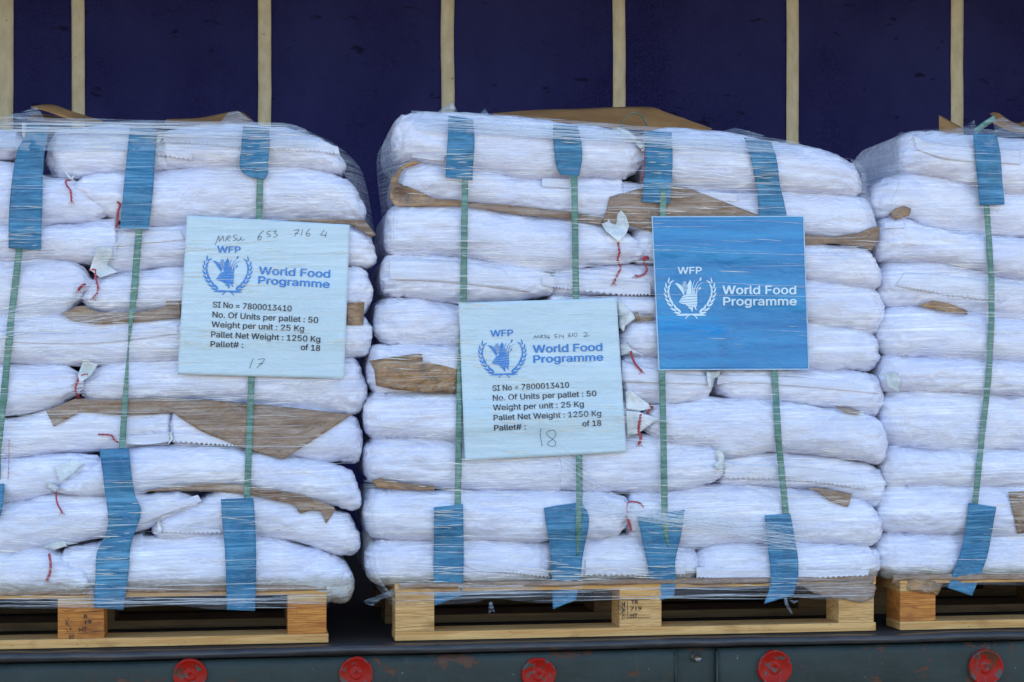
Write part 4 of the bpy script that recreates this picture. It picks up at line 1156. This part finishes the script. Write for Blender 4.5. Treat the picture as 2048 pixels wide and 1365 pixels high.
# emblem outlines, in the pixels of the enlarged blue sheet
EM = []
wr = [((300, 852), (213, 822), (243, 758), (298, 852)), ]
stem = smooth_line([(330, 862), (268, 838), (222, 790), (192, 735), (180, 680), (190, 620), (225, 565)], 60)
for i in range(8):
    k = 8 + int(i * 6.6); c = stem[min(k, 57)]; d = stem[min(k + 3, 59)] - stem[max(k - 3, 0)]; d = d / np.hypot(*d); nn = np.array([d[1], -d[0]])
    ln = 66 - i * 2.6
    o_ = c - d * 22
    for sgn, kk in ((1, 1.0), (-1, .96)):
        tip = c + d * ln * .62 * kk - nn * sgn * 24
        EM.append(leafp(o_ - nn * sgn * 3, tip, 8.6 - i * .35))
        EM.append(leafp((746 - (o_ - nn * sgn * 3)[0], (o_ - nn * sgn * 3)[1]), (746 - tip[0], tip[1]), 8.6 - i * .35))
EM.append(leafp((252, 872), (420, 864), 9)); EM.append(leafp((512, 872), (340, 864), 9))
EM.append(stroke_poly([(420, 866), (380, 868), (352, 880), (336, 900)], 5, 9)); EM.append(stroke_poly([(352, 866), (392, 870), (418, 882), (432, 900)], 5, 9))
EM.append([(243, 606), (268, 608), (295, 622), (314, 648), (328, 698), (316, 701), (304, 680), (284, 652), (262, 624)])
for r_ in range(9):
    for c_ in range(5):
        yy = 597 + r_ * 10; xx = 328 + (c_ - 2) * 9.5 + (r_ % 2) * 0 
        if ((xx - 328) / 25.) ** 2 + ((yy - 640) / 50.) ** 2 < 1.0: EM.append(ell(xx, yy, 3.9, 4.2, 0, 8))
EM.append([(374, 578), (386, 604), (384, 640), (385, 698), (340, 698), (344, 672), (354, 650), (350, 630), (358, 606)])
EM.append(stroke_poly([(393, 697), (392, 650), (402, 604), (414, 582)], 9, 2)); EM.append(stroke_poly([(408, 697), (410, 655), (428, 612), (446, 588)], 8, 3))
EM.append(ell(459, 574, 7.5, 16, .35)); EM.append(stroke_poly([(420, 697), (428, 655), (450, 618), (490, 600)], 8, 2))
EM.append(stroke_poly([(400, 697), (401, 660), (396, 640)], 6, 3)); EM.append(stroke_poly([(428, 697), (432, 676), (446, 660)], 6, 3)); EM.append(ell(454, 650, 7, 13, .5))
EM.append([(300, 728), (318, 708), (345, 699), (430, 699), (432, 713), (345, 718)])
EM.append([(286, 745), (300, 732), (340, 722), (432, 717), (432, 735), (340, 742)])
EM.append([(275, 764), (290, 750), (335, 746), (432, 739), (432, 757), (335, 763)])
EM.append([(280, 768), (335, 767), (432, 761), (432, 778), (350, 786), (310, 780)])
EM.append([(330, 788), (432, 782), (430, 797), (402, 803), (360, 799)])
EM.append([(352, 802), (398, 806), (396, 830), (392, 845), (386, 843), (382, 828), (368, 818)]); EM.append([(404, 802), (426, 800), (420, 812), (431, 832), (416, 824), (410, 812)])
def emblem(parent, tf, mat):
    """tf maps emblem pixels to photo pixels"""
    V, Fc = [], []
    for pl in EM:
        q = np.array([tf(p) for p in pl])
        tri = geometry.tessellate_polygon([[Vector((a[0], a[1], 0)) for a in q]])
        q2, ff = subdiv(q, [tuple(t) for t in tri], 9)
        k = len(V); V += list(lay(q2[:, 0], q2[:, 1], Ysheet, SHOFF + .0018)); Fc += [tuple(i + k for i in f) for f in ff]
    return mesh_obj('emblem', V, Fc, M[mat], parent, smooth=False)
def sim(cx, cy, s, ang, crop):
    ca, sa = math.cos(ang), math.sin(ang)
    def f(p):
        x, y = p[0] - 373, p[1] - 725
        return (crop[0] + (cx + s * (x * ca - y * sa)) / crop[2], crop[1] + (cy + s * (x * sa + y * ca)) / crop[2])
    return f
K6, K4, K5 = (1290, 420, 4.136), (380, 420, 4.015), (910, 590, 4.137)
sB = sheet('square blue sheet with white wreath emblem and the words World Food Programme', (1303, 433), (1608, 432), (1619, 740), (1317, 741), 'sheet_blue', True)
text(sB, K6, 'WFP', 272, 468, 529, 528, 54, 'ink_white', .032, 'heading')
text(sB, K6, 'World Food', 642, 1248, 697, 697, 68, 'ink_white', .034, 'heading')
text(sB, K6, 'Programme', 648, 1252, 790, 789, 66, 'ink_white', .034, 'heading')
emblem(sB, sim(373, 725, 1, 0, K6), 'ink_white')
sL = sheet('upper pale blue sheet with a blue emblem and 17 written by hand', (374, 431), (700, 450), (688, 758), (355, 749), 'sheet')
emblem(sL, sim(299, 522, .93, R(1.5), K4), 'ink_blue')
text(sL, K4, 'WFP', 220, 404, 344, 347, 52, 'ink_blue', .032, 'heading')
text(sL, K4, 'World Food', 555, 1122, 516, 545, 60, 'ink_blue', .034, 'heading')
text(sL, K4, 'Programme', 549, 1118, 592, 627, 58, 'ink_blue', .034, 'heading')
for (t, x0, x1, y0, y1) in (('SI No = 7800013410', 184, 814, 783, 816), ('No. Of Units per pallet : 50', 180, 1028, 863, 909), ('Weight per unit : 25 Kg', 173, 914, 941, 976), ('Pallet Net Weight : 1250 Kg', 170, 1045, 1022, 1062), ('Pallet# :', 165, 425, 1100, 1108), ('of 18', 890, 1043, 1126, 1134)):
    text(sL, K4, t, x0, x1, y0, y1, 46, 'ink_black', .020)
strokes(sL, K4, [
    [(202, 284), (216, 248), (232, 206)], [(232, 206), (234, 232), (236, 256)], [(236, 256), (250, 232), (266, 208)], [(266, 208), (268, 232), (272, 256)],
    [(284, 254), (292, 232), (300, 212)], [(296, 214), (318, 208), (322, 222), (298, 234), (322, 254)],
    [(376, 202), (352, 206), (348, 218), (364, 228), (364, 242), (342, 250)], [(380, 222), (376, 240), (390, 246), (404, 236), (412, 218), (410, 238), (424, 244), (438, 236)],
    [(592, 166), (566, 190), (546, 222), (546, 240), (562, 240), (574, 222), (562, 212), (548, 226)], [(650, 170), (626, 174), (618, 192), (642, 200), (640, 214), (616, 218)],
    [(664, 176), (694, 168), (680, 188), (702, 200), (690, 216), (668, 220)],
    [(834, 166), (876, 160), (858, 186), (838, 212)], [(840, 190), (872, 188)], [(906, 158), (892, 208)], [(962, 152), (944, 172), (932, 196), (938, 210), (958, 208), (964, 194), (950, 188), (936, 196)],
    [(1080, 162), (1062, 184), (1050, 202), (1096, 204)], [(1098, 176), (1092, 196), (1086, 220)],
    [(510, 1192), (494, 1230), (478, 1274)], [(544, 1202), (598, 1198), (572, 1234), (536, 1270)], [(552, 1236), (588, 1236)]], .95, 'ink_black')
sC = sheet('lower pale blue sheet with a blue emblem and 18 written by hand', (917, 606), (1233, 596), (1253, 905), (930, 922), 'sheet')
emblem(sC, sim(393, 525, .93, R(-1.5), K5), 'ink_blue')
text(sC, K5, 'WFP', 296, 480, 346, 340, 52, 'ink_blue', .032, 'heading')
text(sC, K5, 'World Food', 648, 1218, 480, 462, 62, 'ink_blue', .034, 'heading')
text(sC, K5, 'Programme', 652, 1225, 562, 544, 60, 'ink_blue', .034, 'heading')
for (t, x0, x1, y0, y1) in (('SI No = 7800013410', 312, 944, 796, 768), ('No. Of Units per pallet : 50', 315, 1170, 876, 838), ('Weight per unit : 25 Kg', 317, 1066, 957, 926), ('Pallet Net Weight : 1250 Kg', 322, 1210, 1040, 1003), ('Pallet# :', 326, 585, 1124, 1114), ('of 18', 1057, 1210, 1090, 1083)):
    text(sC, K5, t, x0, x1, y0, y1, 46, 'ink_black', .020)
strokes(sC, K5, [
    [(652, 364), (664, 336)], [(664, 336), (674, 356), (690, 336)], [(690, 336), (698, 362)], [(708, 360), (712, 334), (728, 338), (714, 348), (730, 362)],
    [(752, 330), (740, 338), (750, 350), (738, 360)], [(760, 332), (760, 356), (774, 356), (776, 332), (776, 358), (788, 352)],
    [(848, 326), (826, 330), (826, 342), (844, 348), (828, 362)], [(862, 328), (864, 360)], [(876, 328), (878, 344), (896, 342)], [(896, 328), (898, 364)],
    [(952, 314), (940, 336), (944, 348), (958, 344), (950, 334), (942, 340)], [(972, 316), (974, 346)], [(1000, 314), (984, 326), (992, 346), (1010, 338), (1008, 320), (998, 314)],
    [(1064, 316), (1082, 310), (1094, 322), (1078, 336), (1066, 346), (1112, 338)],
    [(712, 1104), (706, 1160), (716, 1220), (722, 1254)], [(836, 1146), (818, 1122), (776, 1126), (758, 1148), (784, 1178), (822, 1206), (834, 1236), (808, 1256), (774, 1246), (768, 1226), (796, 1204), (826, 1174), (836, 1148)]], .85, 'ink_black')

# ------------------------------------------------------------------ stretch film
def wrap(label):
    return empty('stretch_wrap', label, 'plastic wrap', (0, 0, 0), 'clear stretch film round the stacks')
wL = wrap('clear stretch film wound round the left stack'); wC = wrap('clear stretch film wound round the middle stack'); wR = wrap('clear stretch film wound round the right stack')
def film(parent, top, bot, off=.012, mat='film', n=160, nv=24, A=None, name='film_layer', pleat=.0012, seed=1):
    T_, B_ = smooth_line(top, n), smooth_line(bot, n); t = np.linspace(0, 1, nv)
    PX = T_[:, None, 0] * (1 - t) + B_[:, None, 0] * t; PY = T_[:, None, 1] * (1 - t) + B_[:, None, 1] * t
    W = lay(PX.ravel(), PY.ravel(), Ytaut if A is None else A, off)
    W[:, 1] += pleat * fbm(W[:, 0] * 5, W[:, 2] * 160, seed)
    return mesh_obj(name, W, grid_faces(n, nv), M[mat], parent)
film(wL, [(-60, 232), (200, 238), (400, 243), (560, 246), (610, 258)], [(-60, 300), (200, 302), (400, 300), (560, 296), (640, 292)], .012, 'film_band', A=Ysheet, seed=2)
film(wC, [(822, 222), (1000, 229), (1200, 246), (1400, 262), (1540, 276), (1600, 286)], [(830, 262), (1000, 272), (1200, 284), (1400, 296), (1540, 306), (1610, 310)], .012, 'film_band', A=Ysheet, seed=3)
film(wR, [(1825, 262), (1930, 255), (2000, 262), (2080, 272)], [(1850, 286), (1930, 290), (2000, 296), (2080, 300)], .012, 'film_band', A=Ysheet, seed=4)
film(wL, [(-60, 1196), (200, 1190), (400, 1184), (600, 1188), (657, 1196)], [(-60, 1216), (200, 1218), (330, 1210), (450, 1220), (600, 1212), (657, 1216)], .012, 'film_skirt', seed=5)
film(wC, [(788, 1168), (1000, 1170), (1300, 1164), (1600, 1160), (1745, 1162)], [(790, 1214), (940, 1206), (985, 1198), (1100, 1206), (1300, 1196), (1500, 1192), (1600, 1196), (1748, 1208)], .013, 'film_skirt', seed=6)
film(wR, [(1840, 1160), (1950, 1160), (2080, 1160)], [(1850, 1178), (1950, 1170), (2080, 1172)], .012, 'film_skirt', seed=7)
def ear(parent, front, outer, y_f, y_o, mat='film', seed=1, bow=.02):
    """film stretched round a corner of the stack, from its front edge to deeper along its side"""
    n, nv = 60, 24; A_, B_ = smooth_line(front, n), smooth_line(outer, n); V = []
    for i in range(n):
        a = lay(np.array([A_[i, 0]]), np.array([A_[i, 1]]), Yraw, .006)[0]; a = Vector((a[0], y_f if a[1] > .09 else a[1], a[2]))
        b_ = PV(B_[i, 0], B_[i, 1], y_o)
        for k in range(nv):
            t = k / (nv - 1); p = a.lerp(b_, t); p.y -= bow * math.sin(t * math.pi)
            p.y += .003 * float(fbm(np.array(i * .55 + t * 2), np.array(t * 1.2), seed)); V.append(p)
    return mesh_obj('film_corner', V, grid_faces(n, nv), M[mat], parent)
ear(wC, [(850, 226), (815, 262), (806, 310), (806, 350), (800, 390), (790, 430), (788, 480)], [(824, 224), (786, 262), (757, 305), (754, 345), (758, 390), (764, 440), (766, 490)], .02, .16, 'film', 3)
ear(wL, [(590, 262), (640, 285), (672, 310), (684, 340), (705, 380), (726, 440)], [(606, 258), (672, 290), (716, 330), (732, 370), (740, 410), (750, 470)], .02, .14, 'film', 4)
ear(wR, [(1840, 266), (1812, 290), (1806, 330), (1800, 370), (1785, 400), (1780, 430)], [(1800, 266), (1762, 296), (1716, 324), (1722, 360), (1732, 400), (1750, 440)], .02, .2, 'film', 5)
ear(wC, [(1700, 320), (1722, 350), (1720, 390), (1735, 420), (1750, 460)], [(1728, 330), (1732, 360), (1738, 390), (1756, 430), (1764, 470)], .03, .1, 'film', 6)
ear(wC, [(760, 960), (745, 1000), (745, 1080), (750, 1140), (790, 1200)], [(728, 960), (724, 1010), (726, 1090), (738, 1150), (786, 1216)], .01, .07, 'film', 7)
# loose peaks and tails of film
def scrap(parent, poly, y, mat='film_band', tilt=.02, seed=1):
    poly = np.array(poly, float); c = poly.mean(0); V = [PV(c[0], c[1], y - .01)]; n = len(poly)
    for k, p in enumerate(poly): V.append(PV(p[0], p[1], y + tilt * math.sin(k * 1.9)))
    o = mesh_obj('film_tail', V, [(0, 1 + k, 1 + (k + 1) % n) for k in range(n)], M[mat], parent, smooth=False)
    sm = o.modifiers.new('sub', 'SUBSURF'); sm.subdivision_type = 'SIMPLE'; sm.levels = 2; sm.render_levels = 2
    return o
scrap(wC, [(876, 224), (888, 214), (904, 204), (912, 218), (916, 226), (896, 226)], .02)
scrap(wC, [(960, 228), (970, 217), (978, 230)], .03)
scrap(wC, [(1440, 264), (1470, 256), (1496, 262), (1530, 272), (1500, 276)], .02)
scrap(wC, [(785, 1178), (770, 1186), (738, 1198), (728, 1202), (730, 1208), (746, 1212), (760, 1200), (790, 1190)], .0, tilt=.008)
scrap(wC, [(978, 1206), (984, 1204), (990, 1226), (984, 1222), (980, 1229), (977, 1228)], -.012, tilt=.003)
scrap(wC, [(1568, 1196), (1574, 1196), (1576, 1208), (1586, 1228), (1580, 1226), (1570, 1210)], -.012, tilt=.003)
scrap(wC, [(1578, 1200), (1598, 1202), (1588, 1208)], -.012, tilt=.003)
scrap(wL, [(10, 232), (45, 224), (72, 214), (84, 228), (90, 244), (50, 242)], .03)
scrap(wL, [(440, 246), (456, 226), (476, 222), (500, 240), (520, 248), (480, 250)], .05)
scrap(wL, [(186, 1168), (178, 1176), (176, 1198), (182, 1202), (192, 1196)], -.012, tilt=.003)
scrap(wR, [(1900, 262), (1936, 250), (1948, 240), (1954, 258), (1950, 268)], .03)
scrap(wR, [(1985, 240), (2005, 236), (2050, 256), (2060, 270), (1990, 264)], .04)
# drawn-out creases and short folds tinted as painted warm glints, across the film's front
def creases(parent, x0, x1, ya, yb, n, seed, tilt=0.0, wmin=.5, wmax=1.6, lmin=60, lmax=420, off=.0165, A=None, spread=0.0, keep=True, extra=None):
    rs = np.random.default_rng(seed); V, Fc = [], []
    for _ in range(n):
        ln = rs.uniform(lmin, lmax); cx_ = rs.uniform(x0, x1); a, b_ = max(x0, cx_ - ln / 2), min(x1, cx_ + ln / 2)
        cyy = ya + (yb - ya) * rs.random()
        sl = tilt + rs.normal(0, .012) + spread * (rs.random() - .5)
        m_ = max(6, int((b_ - a) / 14)); X_ = np.linspace(a, b_, m_)
        Yy = cyy + (X_ - (x0 + x1) / 2) * sl * 1.0 + 2.0 * vnoise(X_ / 90, X_ * 0 + cyy, seed)
        wv = rs.uniform(wmin, wmax) * np.sin(np.linspace(.05, math.pi - .05, m_)) ** .5
        PX = np.concatenate([X_, X_]); PY = np.concatenate([Yy - wv / 2, Yy + wv / 2])
        W = lay(PX, PY, Ytaut if A is None else A, off)
        W[:m_, 1] += .0006
        if 1290 < cx_ < 1640 and 432 < cyy < 745 and seed == 2 and rs.random() < .6: continue
        if keep and samp(NOHIT, W[:, 0], W[:, 2] + .004).max() > .02: continue
        k = len(V); V += list(W); Fc += [(k + i, k + i + 1, k + m_ + i + 1, k + m_ + i) for i in range(m_ - 1)]
    nf_ = len(Fc)
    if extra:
        Fc += [tuple(q + len(V) for q in f) for f in extra[1]]; V += extra[0]  # painted glint strips share the mesh with the real creases
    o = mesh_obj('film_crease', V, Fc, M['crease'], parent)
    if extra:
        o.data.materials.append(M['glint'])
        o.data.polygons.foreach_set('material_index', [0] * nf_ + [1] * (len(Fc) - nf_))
    return o
M['glint'] = film_mat('painted_film_glint', .35, .95, (.95, .86, .72), 700)  # warm reflected light is put into the tint of these strips
GLT = {}
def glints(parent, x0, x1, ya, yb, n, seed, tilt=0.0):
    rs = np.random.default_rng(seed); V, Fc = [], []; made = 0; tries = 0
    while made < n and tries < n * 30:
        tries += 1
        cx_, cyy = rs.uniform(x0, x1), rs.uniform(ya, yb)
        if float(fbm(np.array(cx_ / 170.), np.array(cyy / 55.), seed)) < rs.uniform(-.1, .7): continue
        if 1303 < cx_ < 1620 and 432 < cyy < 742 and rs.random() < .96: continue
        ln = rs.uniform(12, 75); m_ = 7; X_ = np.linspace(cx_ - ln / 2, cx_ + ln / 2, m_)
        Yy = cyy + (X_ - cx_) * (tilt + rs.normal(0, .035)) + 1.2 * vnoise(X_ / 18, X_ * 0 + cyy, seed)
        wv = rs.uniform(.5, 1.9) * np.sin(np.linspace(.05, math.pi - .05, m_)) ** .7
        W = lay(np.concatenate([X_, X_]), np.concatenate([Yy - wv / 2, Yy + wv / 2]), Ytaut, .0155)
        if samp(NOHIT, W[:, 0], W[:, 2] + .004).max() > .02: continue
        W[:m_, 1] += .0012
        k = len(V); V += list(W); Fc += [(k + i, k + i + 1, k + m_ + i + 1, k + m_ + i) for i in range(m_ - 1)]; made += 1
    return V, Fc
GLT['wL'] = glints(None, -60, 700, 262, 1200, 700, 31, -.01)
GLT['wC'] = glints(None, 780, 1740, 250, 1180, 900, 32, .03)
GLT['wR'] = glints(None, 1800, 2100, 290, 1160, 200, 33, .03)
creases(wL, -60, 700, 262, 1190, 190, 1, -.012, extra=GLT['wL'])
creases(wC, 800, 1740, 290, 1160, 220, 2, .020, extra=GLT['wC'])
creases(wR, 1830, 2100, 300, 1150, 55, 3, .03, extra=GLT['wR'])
creases(wL, -60, 580, 246, 268, 34, 4, .012, 1, 2.4, 200, 700, .020, Ysheet, keep=False)
creases(wC, 850, 1560, 257, 286, 44, 5, .079, 1, 2.4, 200, 700, .020, Ysheet, keep=False)
creases(wC, 1150, 1620, 1026, 1058, 110, 6, .17, .5, 1.5, 80, 320, .019, None, .10)
creases(wC, 795, 1745, 1172, 1200, 26, 8, -.006, .8, 2.0, 120, 500, .016, keep=False)
creases(wL, -60, 655, 1192, 1214, 22, 9, .0, .8, 2.0, 120, 500, .016, keep=False)
creases(wC, 1110, 1260, 925, 990, 40, 16, .55, .5, 1.4, 60, 160, .017, None, .2)
creases(wL, -60, 250, 600, 660, 44, 10, -.16, .6, 1.6, 100, 300, .015, None, .05)
